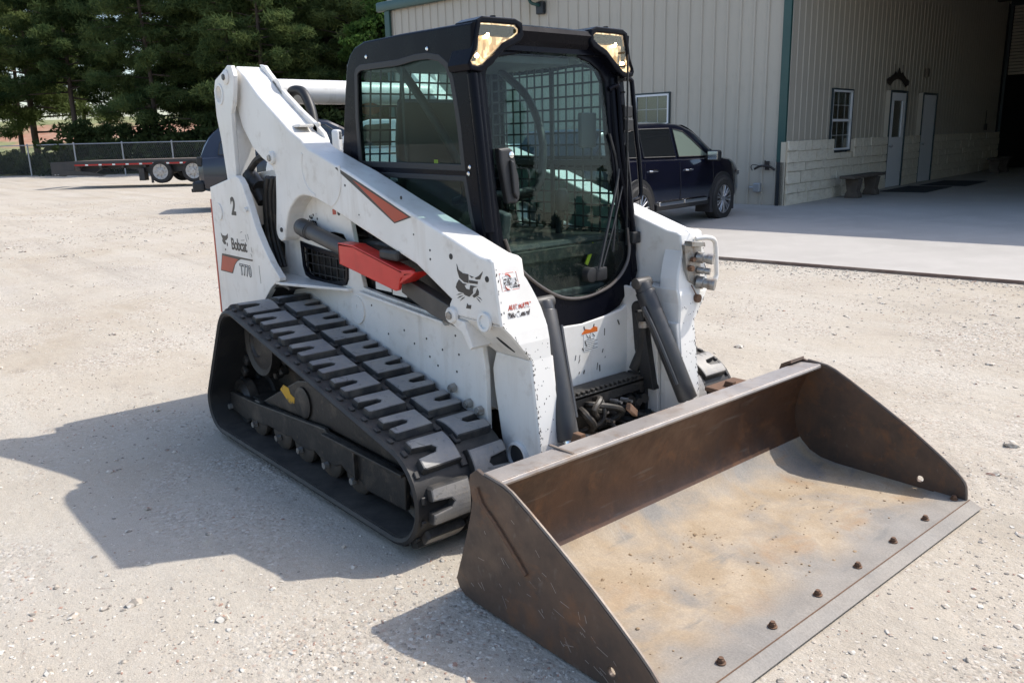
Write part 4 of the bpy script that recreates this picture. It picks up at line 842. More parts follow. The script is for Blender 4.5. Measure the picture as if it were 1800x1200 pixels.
            text('lettering', 'CONTROLS', .013, M['decal_worn'], fr, Mf(-.575, 1.036, 1.6022), sx=.75, shear=.2)
            text('lettering', 'AUTOMATIC', .027, M['decal_red'], fr, Mf(-.598, .955, 1.6165), sx=.72, shear=.35, offset=.001)
            text('lettering', 'Ride Control', .029, M['decal_worn'], fr, Mf(-.605, .926, 1.6224), sx=.72, shear=.2, offset=.0008)
        else:
            # coupler block with quick couplers, guard loop
            bm = nb(); prism(bm, [(.45, 1.10), (.50, 1.115), (.57, 1.10), (.575, 1.06), (.57, .93), (.54, .90), (.49, .93), (.47, .98)], 1.612, 1.632, 'yz', bev=.003); prism(bm, [(.46, 1.118), (.555, 1.105), (.56, 1.085), (.46, 1.095)], 1.62, 1.665, 'yz', bev=.002)
            cp = fin(bm, 'coupler_plate', M['zinc'], arm)
            for yy, zz, r, l in ((.545, 1.035, .026, .075), (.55, .975, .017, .06), (.55, .918, .03, .085)):
                bm = nb(); lathe(bm, [(r*.6, 0), (r, .0), (r, .03), (r*.78, .034), (r*.78, l*.6), (r*.95, l*.62), (r*.95, l), (r*.4, l)], (1.63, yy, zz), (1, .45, -.12), 20); fin(bm, 'quick_coupler', M['zinc'], cp, 30)
            bm = nb(); cyl(bm, (1.63, .50, 1.03), (1.65, .50, 1.03), .012, seg=6); cyl(bm, (1.63, .485, .99), (1.655, .485, .99), .014, seg=6); cyl(bm, (1.63, .53, .845), (1.66, .53, .845), .02, seg=12); tube(bm, [(1.635, .50, .91), (1.65, .515, .87), (1.65, .53, .85)], .003, 5, 4); fin(bm, 'fitting', M['rust'], cp)
            bm = nb(); tube(bm, [(1.60, .57, 1.115), (1.62, .62, 1.118), (1.63, .665, 1.105), (1.63, .685, 1.07), (1.63, .695, .97), (1.63, .698, .93), (1.63, .675, .90), (1.61, .63, .885), (1.6, .59, .88)], .012, 10, 5); fin(bm, 'guard_loop', M['white_worn'], arm, True)
    # ---------------------------------------------------------- lift cylinders, red arm support, hoses
    for s in (-1, 1):
        bm = nb(); cyl(bm, (-.02, s*.60, 1.165), (.50, s*.605, 1.075), .040, seg=24, bev=.004); cyl(bm, (-.06, s*.60, 1.172), (.06, s*.60, 1.151), .046, seg=24, bev=.006); fin(bm, 'lift_cylinder', M['bargrey'], T, True)
        bm = nb(); cyl(bm, (-.02, s*.602, 1.165), (.05, s*.602, 1.153), .0475, seg=24); fin(bm, 'cylinder_gland', M['cylinder'], T, True)
        bm = nb(); prism(bm, [(.90, 1.015), (1.30, .915), (1.36, .855), (1.34, .835), (1.12, .87), (.90, .94)], s*.615, s*.56, bev=.004); fin(bm, 'cylinder_guard', M['bargrey'], T)
        if s < 0:
            bm = nb(); prism(bm, [(.455, 1.132), (.60, 1.128), (.98, 1.055), (1.07, 1.062), (1.10, 1.05), (1.03, 1.035), (.985, 1.018), (.965, .965), (.94, .958), (.455, 1.032)], -.672, -.655, bev=.004)
            bx(bm, .458, .60, -.672, -.60, 1.118, 1.133, .003); prism(bm, [(.60, 1.13), (1.0, 1.052), (1.0, 1.04), (.60, 1.117)], -.672, -.60, bev=.003); bx(bm, .455, .467, -.672, -.60, 1.035, 1.13, .003)
            prism(bm, [(.97, .99), (1.02, 1.045), (1.1, 1.055), (1.07, 1.035)], -.672, -.59, bev=.003)
            fin(bm, 'arm_support', M['red'], T)
            bm = nb(); bx(bm, .80, .95, -.66, -.58, 1.085, 1.13, .012); fin(bm, 'support_latch', M['black_matt'], T)
            bm = nb(); bx(bm, .53, .67, -.523, -.521, .90, .96); bx(bm, .68, .80, -.523, -.521, .89, .945); fin(bm, 'sticker', M['decal_white'], T)
        # hydraulic lines beside the upright
        bm = nb()
        for k, (x0, r) in enumerate(((-.50, .020), (-.465, .017), (-.44, .013))): tube(bm, [(x0+.10, s*(.60-.01*k), 1.42), (x0+.04, s*(.60-.01*k), 1.30), (x0+.03, s*(.60-.01*k), 1.10), (x0+.10, s*(.60-.01*k), .93)], r, 10, 5)
        cyl(bm, (-.70, s*.60, 1.45), (-.52, s*.60, 1.36), .045, seg=16); cyl(bm, (-.62, s*.62, 1.44), (-.50, s*.60, 1.28), .035, seg=16); tube(bm, [(-.72, s*.6, 1.30), (-.66, s*.62, 1.40), (-.56, s*.60, 1.50), (-.46, s*.58, 1.54)], .02, 8, 5)
        fin(bm, 'hydraulic_hose', M['grime'], T, True)
    rg = random.Random(15); bm = nb()
    for i in range(30):
        x, z = -.02+rg.gauss(0, .025), 1.195+rg.gauss(0, .018); r = rg.uniform(.002, .008); cyl(bm, (x, -.5475, z), (x, -.5488, z), r, seg=7)
    tag(fin(bm, 'grease_smear', M['black_matt'], T), kind='stuff')
    bm = nb(); cyl(bm, (.12, -.549, 1.135), (.12, -.553, 1.135), .02, seg=16); fin(bm, 'bolt', M['zinc'], T)
    bm = nb(); prism(bm, [(.20, 1.27), (.235, 1.272), (.235, 1.245), (.20, 1.243)], -.5495, -.548); fin(bm, 'sticker', M['redstrip'], T)
    bm = nb(); cyl(bm, (.262, -.547, 1.255), (.262, -.549, 1.255), .014, seg=14); fin(bm, 'bolt_hole', M['black_matt'], T)
        # ---------------------------------------------------------- front frame
    bm = nb(); prism(bm, [(-.52, .50), (-.52, .80), (-.30, .79), (-.06, .762), (.06, .756), (.20, .768), (.33, .785), (.36, .80), (.52, .80), (.52, .50), (.45, .46), (-.45, .46)], 1.30, 1.36, 'yz', bev=.006)
    prism(bm, [(1.10, .752), (1.33, .752), (1.345, .73), (1.345, .50), (1.30, .445), (1.05, .40)], -.5, .5, bev=.004)
    ff = fin(bm, 'front_frame', M['white_worn'], T)
    bm = nb(); bx(bm, 1.3605, 1.3616, .068, .162, .622, .705); fin(bm, 'warning_label', M['decal_white'], ff)
    bm = nb(); prism(bm, [(.055, .71), (.08, .728), (.11, .72), (.135, .732), (.158, .725), (.158, .705), (.055, .705)], 1.3605, 1.3622, 'yz'); fin(bm, 'warning_header', M['decal_orange'], ff)
    bm = nb()
    for i in range(6): bx(bm, 1.3614, 1.3622, .072, .158-.02*(i % 2), .627+.009*i, .6295+.009*i)
    bx(bm, 1.3614, 1.3622, .112, .1135, .68, .705); tube(bm, [(1.362, .085, .70), (1.362, .095, .685), (1.362, .105, .682)], .002, 4); tube(bm, [(1.362, .125, .70), (1.362, .14, .685)], .002, 4); fin(bm, 'warning_text', M['decal'], ff)
    rnd = random.Random(4)
    bm = nb()
    for i in range(26):
        y, z = rnd.uniform(-.1, .48), rnd.uniform(.50, .75); box(bm, (1.3606, y, z), (.002, rnd.uniform(.002, .007), rnd.uniform(.006, .035)), Matrix.Rotation(rnd.uniform(-.5, .5), 4, 'X'))
    fin(bm, 'paint_chip', M['decal'], ff)
    # step bar with teeth, valves and hoses under it
    bm = nb(); bx(bm, 1.37, 1.50, -.36, .34, .455, .475, .004); bx(bm, 1.485, 1.50, -.36, .34, .415, .47, .003)
    for i in range(22): box(bm, (1.49, -.35+.031*i, .481), (.02, .016, .014), None, .002)
    fin(bm, 'foot_step', M['grime'], T)
    bm = nb(); bx(bm, 1.15, 1.46, -.42, .44, .26, .44, .02)
    for i in range(14):
        y = rnd.uniform(-.12, .36); z = rnd.uniform(.28, .42); l = rnd.uniform(.04, .1); cyl(bm, (1.45, y, z), (1.46+l*.6, y+rnd.uniform(-.03, .03), z+rnd.uniform(-.02, .02)), rnd.uniform(.012, .03), seg=12)
    for i in range(9):
        y = rnd.uniform(-.15, .3); z = rnd.uniform(.28, .43); tube(bm, [(1.45, y, z), (1.54, y+rnd.uniform(-.05, .05), z+rnd.uniform(-.02, .04)), (1.56, y+rnd.uniform(-.16, .16), z+rnd.uniform(-.10, .0)), (1.48, y+rnd.uniform(-.2, .2), z-.12)], rnd.uniform(.010, .018), 8, 5)
    fin(bm, 'valve_block', M['grime'], T, 40)
    bm = nb()
    for y, z in ((.01, .385), (.10, .41), (.05, .33), (-.06, .30), (.17, .40)): cyl(bm, (1.50, y, z), (1.535, y+.01, z), .011, seg=6); cyl(bm, (1.535, y+.01, z), (1.56, y+.01, z), .007, seg=8)
    tube(bm, [(1.52, -.10, .30), (1.58, -.02, .27), (1.60, .06, .26)], .009, 8, 6); fin(bm, 'fitting', M['zinc'], T)
    bm = nb(); bx(bm, 1.38, 1.50, .345, .37, .30, .48, .006); cyl(bm, (1.48, .36, .30), (1.52, .36, .28), .018, seg=10); fin(bm, 'step_bracket', M['black_matt'], T)
    # ---------------------------------------------------------- tilt cylinders
    for s in (-1, 1):
        bm = nb(); cyl(bm, (1.515, s*.312, .895), (1.72, s*.385, .40), .046, seg=28, bev=.005); cyl(bm, (1.50, s*.307, .93), (1.53, s*.317, .86), .040, seg=24, bev=.004)
        tube(bm, [(1.55, s*.26, .83), (1.60, s*.285, .72), (1.70, s*.325, .48)], .011, 8, 4)
        tc = fin(bm, 'tilt_cylinder', M['cylinder'], T, 40)
        bm = nb(); cyl(bm, (1.50, s*.36, .93), (1.50, s*.262, .93), .026, seg=20, bev=.004); fin(bm, 'pin', M['bargrey'], tc, 40)
        bm = nb(); cyl(bm, (1.72, s*.385, .40), (1.80, s*.41, .22), .026, seg=16); fin(bm, 'rod', M['chrome'], tc, 40)
    # hose bundle on the right of the front frame
    bm = nb(); prism(bm, arc(1.452, .80, .035, 20, 200, 10)+[(1.44, .60), (1.50, .42), (1.56, .42), (1.52, .62)], .33, .375, bev=.004); fin(bm, 'hose_bracket', M['black_matt'], T)
    bm = nb(); tube(bm, [(1.47, .335, .79), (1.485, .345, .70), (1.47, .35, .60), (1.44, .33, .50)], .027, 10, 6); tube(bm, [(1.49, .40, .86), (1.53, .41, .70), (1.60, .44, .52), (1.62, .44, .45)], .013, 8, 6); fin(bm, 'hydraulic_hose', M['hose'], T, True)
    bm = nb(); cyl(bm, (1.475, .335, .80), (1.488, .342, .715), .022, seg=6); cyl(bm, (1.488, .342, .745), (1.491, .344, .715), .030, seg=16); cyl(bm, (1.62, .44, .47), (1.63, .445, .40), .018, seg=6); cyl(bm, (1.632, .445, .40), (1.634, .447, .375), .024, seg=12); fin(bm, 'fitting', M['zinc'], T)
    # ---------------------------------------------------------- attachment plate
    bm = nb(); prism(bm, [(1.66, .10), (1.70, .10), (1.87, .38), (1.83, .40), (1.72, .38), (1.64, .24)], -.46, .46, bev=.008); fin(bm, 'attachment_plate', M['white_worn'], T)
    for s in (-1, 1):
        bm = nb(); prism(bm, [(1.70, .10), (1.86, .50), (1.90, .50), (1.90, .10)], s*.50, s*.47, bev=.004); fin(bm, 'hook_plate', M['rust'], T)
    bm = nb(); bx(bm, 1.80, 1.93, .40, .62, .455, .475, .004); fin(bm, 'hook_plate', M['rust'], T)
    bm = nb(); box(bm, (1.70, .02, .43), (.02, .16, .03), Matrix.Rotation(.5, 4, 'Z') @ Matrix.Rotation(-.5, 4, 'X'), .003); fin(bm, 'wedge_lever', M['rust'], T)
    return T
LOADER = loader()
# ================================================================ CAB
def cab(T):
    dx = lambda z: 1.33-(z-.87)*.10            # door plane
    roofz = 2.047
    WIN = [(.370, 1.905), (.383, 1.924), (.416, 1.936), (.739, 1.932), (.875, 1.942), (.968, 1.940), (1.049, 1.925), (1.103, 1.892), (1.134, 1.836), (1.155, 1.741), (1.172, 1.650), (1.191, 1.476), (.356, 1.489), (.352, 1.7)]
    WIN2 = [(.360, 1.444), (1.196, 1.434), (1.225, 1.30), (1.258, 1.176), (1.25, 1.12), (.42, 1.12), (.36, 1.20)]
    OUT = [(.20, 1.02), (.17, 1.30), (.19, 1.55), (.225, 1.70), (.262, 1.86), (.29, 1.955), (.325, 2.00), (.37, 2.028), (.46, 2.047), (.75, 2.047), (1.28, 2.037), (1.275, 1.95), (1.245, 1.86), (1.262, 1.70), (1.29, 1.40), (1.32, 1.14), (1.345, .95), (1.30, .80), (1.0, .78), (.5, .95)]
    for s in (-1, 1):
        bm = nb(); prism(bm, OUT, s*.462, s*.425, holes=[WIN, WIN2], bev=.010, seg=3)
        fr = fin(bm, 'cab_side_frame', M['black'], T)
        bm = nb(); prism(bm, inset(WIN, -.012), s*.4635, s*.455, holes=[inset(WIN, .016)], bev=.003); prism(bm, inset(WIN2, -.012), s*.4635, s*.455, holes=[inset(WIN2, .012)], bev=.003); fin(bm, 'window_seal', M['plastic'], fr)
        bm = nb(); prism(bm, inset(WIN, -.006), s*.444, s*.440); prism(bm, inset(WIN2, -.006), s*.444, s*.440); fin(bm, 'side_window', M['glass_side'], fr)
        if s < 0:
            bm = nb(); bx(bm, .715, .733, s*.438, s*.430, 1.485, 1.935, .002); fin(bm, 'window_sash', M['plastic'], fr)
            for xx, zz in ((.479, 1.977), (.971, 1.966), (1.234, 1.481), (1.225, 1.455)):
                bm = nb(); lathe(bm, [(.008, 0), (.009, .003), (.005, .007)], (xx, s*.462, zz), (0, s, 0), 12); fin(bm, 'bolt', M['chrome'], fr, True)
            bm = nb(); bx(bm, .95, .975, -.440, -.436, 1.46, 1.51); fin(bm, 'tag', M['hivis'], fr)
        # wire screen on the far side
        if s > 0:
            bm = nb(); r = .0045; p = .058
            for i in range(18): bx(bm, .33+p*i-r, .33+p*i+r, .405, .4095, 1.08, 1.95)
            for i in range(16): bx(bm, .33, 1.30, .4065, .4105, 1.09+p*i-r, 1.09+p*i+r)
            bx(bm, .80, .82, .400, .412, 1.08, 1.95); bx(bm, .33, 1.2, .40, .415, 1.455, 1.48)
            fin(bm, 'window_screen', M['black_matt'], fr)
    # rear frame, window, screen
    bm = nb(); prism(bm, [(-.44, 1.02), (.44, 1.02), (.44, 2.0), (-.44, 2.0)], .19, .225, 'yz', holes=[rrect(-.40, 1.34, .40, 1.94, .05)], bev=.004)
    for v in bm.verts: v.co.x += max(0, v.co.z-1.30)*.145
    rf = fin(bm, 'cab_rear_frame', M['black'], T)
    bm = nb(); prism(bm, [(-.41, 1.33), (.41, 1.33), (.41, 1.95), (-.41, 1.95)], .205, .209, 'yz')
    for v in bm.verts: v.co.x += max(0, v.co.z-1.30)*.145
    fin(bm, 'rear_window', M['glass'], rf)
    bm = nb(); r = .0042
    for i in range(15): bx(bm, .228, .233, -.406+.058*i-r, -.406+.058*i+r, 1.33, 1.95)
    for i in range(11): bx(bm, .2285, .2335, -.41, .41, 1.36+.058*i-r, 1.36+.058*i+r)
    for v in bm.verts: v.co.x += max(0, v.co.z-1.30)*.145
    fin(bm, 'rear_screen', M['black_matt'], rf)
    bm = nb(); cyl(bm, (.262, -.33, 1.755), (.264, -.33, 1.755), .03, seg=24)
    for v in bm.verts: v.co.y = -.33+(v.co.y+.33)*1.9
    fin(bm, 'sticker', M['amber'], rf)
    # ---- roof
    bm = nb(); prism(bm, [(.27, 1.945), (.30, 1.985), (.335, 2.01), (.38, 2.032), (.46, 2.05), (.75, 2.052), (1.10, 2.046), (1.27, 2.041), (1.27, 1.995), (1.2, 1.975), (.6, 1.97), (.4, 1.95)], -.455, .455, bev=.022, seg=3)
    roof = fin(bm, 'roof', M['black'], T, 50)
    # front visor beam
    bm = nb(); prism(bm, [(1.18, 1.955), (1.19, 2.046), (1.24, 2.05), (1.275, 2.040), (1.285, 2.02), (1.265, 1.985), (1.235, 1.955)], -.215, .215, bev=.006)
    prism(bm, [(1.20, 1.962), (1.245, 1.972), (1.25, 1.945), (1.21, 1.93)], -.36, .36, bev=.004); fin(bm, 'visor', M['black'], roof)
    # ---- lamp pods
    HOOD = [(-.44, 2.047), (-.41, 2.062), (-.24, 2.064), (-.202, 2.05), (-.195, 2.00), (-.215, 1.975), (-.298, 1.94), (-.37, 1.878), (-.425, 1.850), (-.480, 1.858), (-.490, 1.88), (-.462, 1.94), (-.452, 1.99)]
    LENS = [(-.418, 2.037), (-.36, 2.039), (-.238, 2.039), (-.219, 2.025), (-.221, 2.010), (-.246, 1.993), (-.304, 1.968), (-.356, 1.925), (-.413, 1.882), (-.441, 1.875), (-.468, 1.879), (-.475, 1.892), (-.444, 1.932), (-.432, 1.988)]
    for s in (-1, 1):
        sh = .0 if s < 0 else .0
        f = lambda a, b, t, s=s: (t-.04, -s*a, b)
        def shrink(P): return P
        bm = nb(); prism(bm, shrink(HOOD), 1.18, 1.325, holes=[shrink(LENS)], fn=f, bev=.006, seg=2)
        pod = fin(bm, 'lamp_pod', M['black'], roof)
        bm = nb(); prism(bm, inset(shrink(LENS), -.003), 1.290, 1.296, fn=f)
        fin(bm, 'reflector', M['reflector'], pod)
        bm = nb()
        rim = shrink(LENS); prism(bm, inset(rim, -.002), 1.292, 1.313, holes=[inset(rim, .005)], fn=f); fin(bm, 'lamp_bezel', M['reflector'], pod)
        for (a, b, r) in ((-.375, 1.995, .012), (-.43, 1.915, .010), (-.27, 2.015, .006)):
            bm = nb(); bmesh.ops.create_icosphere(bm, subdivisions=2, radius=r); bmesh.ops.translate(bm, vec=f(a, b, 1.302), verts=bm.verts[:]); fin(bm, 'bulb', M['bulb'], pod, True)
        bm = nb(); prism(bm, inset(rim, -.003), 1.314, 1.318, fn=f); fin(bm, 'lens', M['lens'], pod)
        bm = nb(); cyl(bm, (1.25, s*.33, 2.06), (1.25, s*.33, 2.072), .012, seg=12); fin(bm, 'bolt', M['black'], pod)
    # ---- door
    GL = [(-.366, 1.845), (-.345, 1.885), (-.307, 1.910), (-.138, 1.938), (.0, 1.943), (.146, 1.935), (.24, 1.909), (.30, 1.875), (.328, 1.83), (.332, 1.733), (.335, 1.520), (.350, 1.380), (.385, 1.25), (.412, 1.162), (.420, 1.085), (.405, 1.015), (.352, .951), (.271, .905), (.18, .882), (.09, .873), (.0, .880), (-.08, .905), (-.168, .955), (-.25, 1.018), (-.32, 1.095), (-.352, 1.180), (-.363, 1.342), (-.366, 1.692)]
    fd = lambda a, b, t: (dx(b)+t, a, b)
    OUTD = [(-.425, 1.93), (-.36, 1.955), (.36, 1.955), (.45, 1.93), (.455, 1.70), (.46, 1.40), (.467, 1.20), (.475, 1.06), (.455, .96), (.40, .87), (.33, .80), (.20, .755), (-.05, .745), (-.20, .80), (-.33, .90), (-.415, 1.02), (-.43, 1.2), (-.43, 1.5)]
    bm = nb(); prism(bm, OUTD, -.03, .012, holes=[inset(GL, -.004)], fn=fd, bev=.006, seg=2); door = fin(bm, 'door', M['black'], T)
    bm = nb(); loop3 = [fd(a, b, .014) for a, b in GL]; lo = [p for p in loop3 if p[2] < 1.25]; tube(bm, lo, .008, 8, 3); fin(bm, 'door_seal', M['zinc'] if False else pm('door_seal_rubber', (.10, .085, .075), .32, spec=.6), door, True)
    bm = nb(); prism(bm, inset(GL, -.006), .002, .006, fn=fd); fin(bm, 'door_glass', M['glass'], door)
    # thick black A-post with gas strut
    bm = nb(); tube(bm, [(dx(1.84)+.03, -.455, 1.845), (dx(1.5)+.035, -.452, 1.5), (dx(1.2)+.035, -.450, 1.22)], .022, 12); tube(bm, [(dx(1.86)+.012, -.425, 1.86), (dx(1.0)+.02, -.42, 1.02)], .028, 12); fin(bm, 'door_post', M['black'], T, True)
    # handle
    bm = nb(); prism(bm, [(-.362, 1.552), (-.305, 1.556), (-.288, 1.545), (-.278, 1.50), (-.268, 1.42), (-.272, 1.345), (-.29, 1.325), (-.34, 1.328), (-.35, 1.40), (-.362, 1.50)], .006, .045, fn=fd, bev=.012, seg=3); h = fin(bm, 'door_handle', M['plastic'], door)
    bm = nb(); prism(bm, [(-.318, 1.505), (-.30, 1.50), (-.283, 1.44), (-.285, 1.36), (-.30, 1.345), (-.315, 1.37)], .044, .060, fn=fd, bev=.006, seg=2); fin(bm, 'grip', M['plastic'], h)
    bm = nb(); p = fd(-.302, 1.525, .044); lathe(bm, [(.012, 0), (.013, .004), (.006, .006)], p, (1, 0, .1), 18); fin(bm, 'lock', M['chrome'], h, True)
    # wiper
    bm = nb(); p = Vector(fd(.13, .973, .02)); cyl(bm, p-Vector((.03, 0, 0)), p+Vector((.02, 0, 0)), .035, seg=20, bev=.004); box(bm, fd(.19, .972, .02), (.05, .07, .06), None, .008); wp = fin(bm, 'wiper_motor', M['black_matt'], door, 40)
    bm = nb(); tube(bm, [fd(.165, .99, .045), fd(.24, 1.14, .035), fd(.345, 1.36, .025), fd(.375, 1.44, .02)], .007, 6, 3); tube(bm, [fd(.19, .99, .04), fd(.29, 1.16, .03), fd(.39, 1.36, .022)], .005, 6, 3); tube(bm, [fd(.30, 1.06, .016), fd(.37, 1.42, .016), fd(.335, 1.60, .014)], .006, 6, 3); fin(bm, 'wiper_arm', M['black_matt'], wp, True)
    # hinges, edge rail, grab bar
    for z in (1.70, 1.64, 1.115):
        bm = nb(); box(bm, fd(.445, z, .02), (.05, .055, .055), None, .006); fin(bm, 'hinge', M['black_matt'], door)
    bm = nb(); tube(bm, [fd(.345, 1.80, .02), fd(.385, 1.815, .03), fd(.40, 1.79, .03), fd(.40, 1.5, .03), fd(.435, 1.20, .03), fd(.45, 1.10, .02)], .011, 8, 3); tube(bm, [fd(.375, 1.85, .01), fd(.38, 1.5, .015), fd(.42, 1.25, .015)], .016, 8, 3); fin(bm, 'door_rail', M['black'], door, True)
    bm = nb(); tube(bm, [fd(.40, 1.84, .01), fd(.47, 1.85, .015), fd(.50, 1.845, .02), fd(.508, 1.81, .02), fd(.515, 1.58, .02), fd(.522, 1.50, .02), fd(.522, 1.34, .02), fd(.51, 1.30, .02), fd(.475, 1.288, .02), fd(.45, 1.285, .01)], .0115, 8, 4); fin(bm, 'grab_bar', M['black'], T, True)
    bm = nb(); tube(bm, [fd(.40, 1.30, .015), fd(.455, 1.18, .02), fd(.44, 1.55, .02)], .006, 6, 4); fin(bm, 'gas_strut', M['black_matt'], door, True)
    # ---- interior
    bm = nb(); bx(bm, .22, 1.28, -.42, .42, .80, .86); bx(bm, .22, 1.20, .30, .42, .86, 1.10, .01); bx(bm, .22, .95, -.42, -.32, .86, 1.12, .01); bx(bm, .22, 1.2, -.42, .42, 1.935, 1.965)
    bx(bm, 1.0, 1.24, -.34, .34, .86, .90, .01); fin(bm, 'cab_floor', M['interior'], T)
    bm = nb(); prism(bm, [(.30, 1.10), (.36, 1.10), (.42, 1.50), (.40, 1.78), (.34, 1.80), (.30, 1.6)], -.23, .21, bev=.03, seg=3); prism(bm, [(.34, 1.02), (.88, 1.00), (.90, 1.10), (.80, 1.14), (.34, 1.14)], -.24, .22, bev=.03, seg=3); bx(bm, .40, .82, -.2, .18, .86, 1.02, .01); st = fin(bm, 'seat', M['seat'], T, 40)
    bm = nb()
    for s in (-1, 1): tube(bm, [(.55, s*.31-.02, 1.93), (.72, s*.33-.02, 1.80), (.86, s*.30-.02, 1.62), (.92, s*.25-.02, 1.45), (.90, s*.22-.02, 1.34), (.80, s*.20-.02, 1.31)], .020, 10, 5)
    tube(bm, [(.9, -.24, 1.345), (.91, 0, 1.335), (.9, .2, 1.345)], .018, 10, 3); fin(bm, 'restraint_bar', M['black_matt'], T, True)
    for s in (-1, 1):
        bm = nb(); tube(bm, [(.99, s*.265, 1.10), (1.01, s*.262, 1.20), (1.03, s*.25, 1.26)], .018, 10, 3); lathe(bm, [(.012, 0), (.03, .01), (.036, .05), (.034, .09), (.02, .11)], (1.03, s*.25, 1.24), (.2, -.1*s, 1), 16); fin(bm, 'joystick', M['seat'], T, True)
        bm = nb(); lathe(bm, [(.05, 0), (.052, .01), (.042, .02), (.046, .03), (.036, .04), (.040, .05), (.030, .06), (.033, .07), (.02, .085)], (.985, s*.268, 1.03), (.1, 0, 1), 20); fin(bm, 'bellows', M['hose'], T, True)
    bm = nb(); tube(bm, [(1.20, .02, .95), (1.20, .10, 1.05), (1.20, .25, 1.08), (1.2, .30, .98)], .008, 6, 3); tube(bm, [(1.18, .0, .93), (1.18, .28, .94)], .01, 6); fin(bm, 'foot_rail', M['cylinder'], T, True)
    bm = nb(); box(bm, (1.12, -.22, 1.15), (.08, .05, .26), Matrix.Rotation(.2, 4, 'Y'), .01); box(bm, (1.12, -.30, .98), (.14, .08, .30), None, .01); box(bm, (1.15, -.1, 1.92), (.10, .5, .04), None, .008); box(bm, (1.17, .29, 1.62), (.03, .10, .16), None, .008); fin(bm, 'console', M['interior'], T)
    bm = nb(); box(bm, (1.24, .235, 1.05), (.006, .02, .11), Matrix.Rotation(-.5, 4, 'X')); fin(bm, 'marker_tape', M['hivis'], T)
    bm = nb(); bx(bm, .24, .32, -.40, .40, 1.18, 1.33, .01); fin(bm, 'rear_shelf', M['interior'], T)
cab(LOADER)
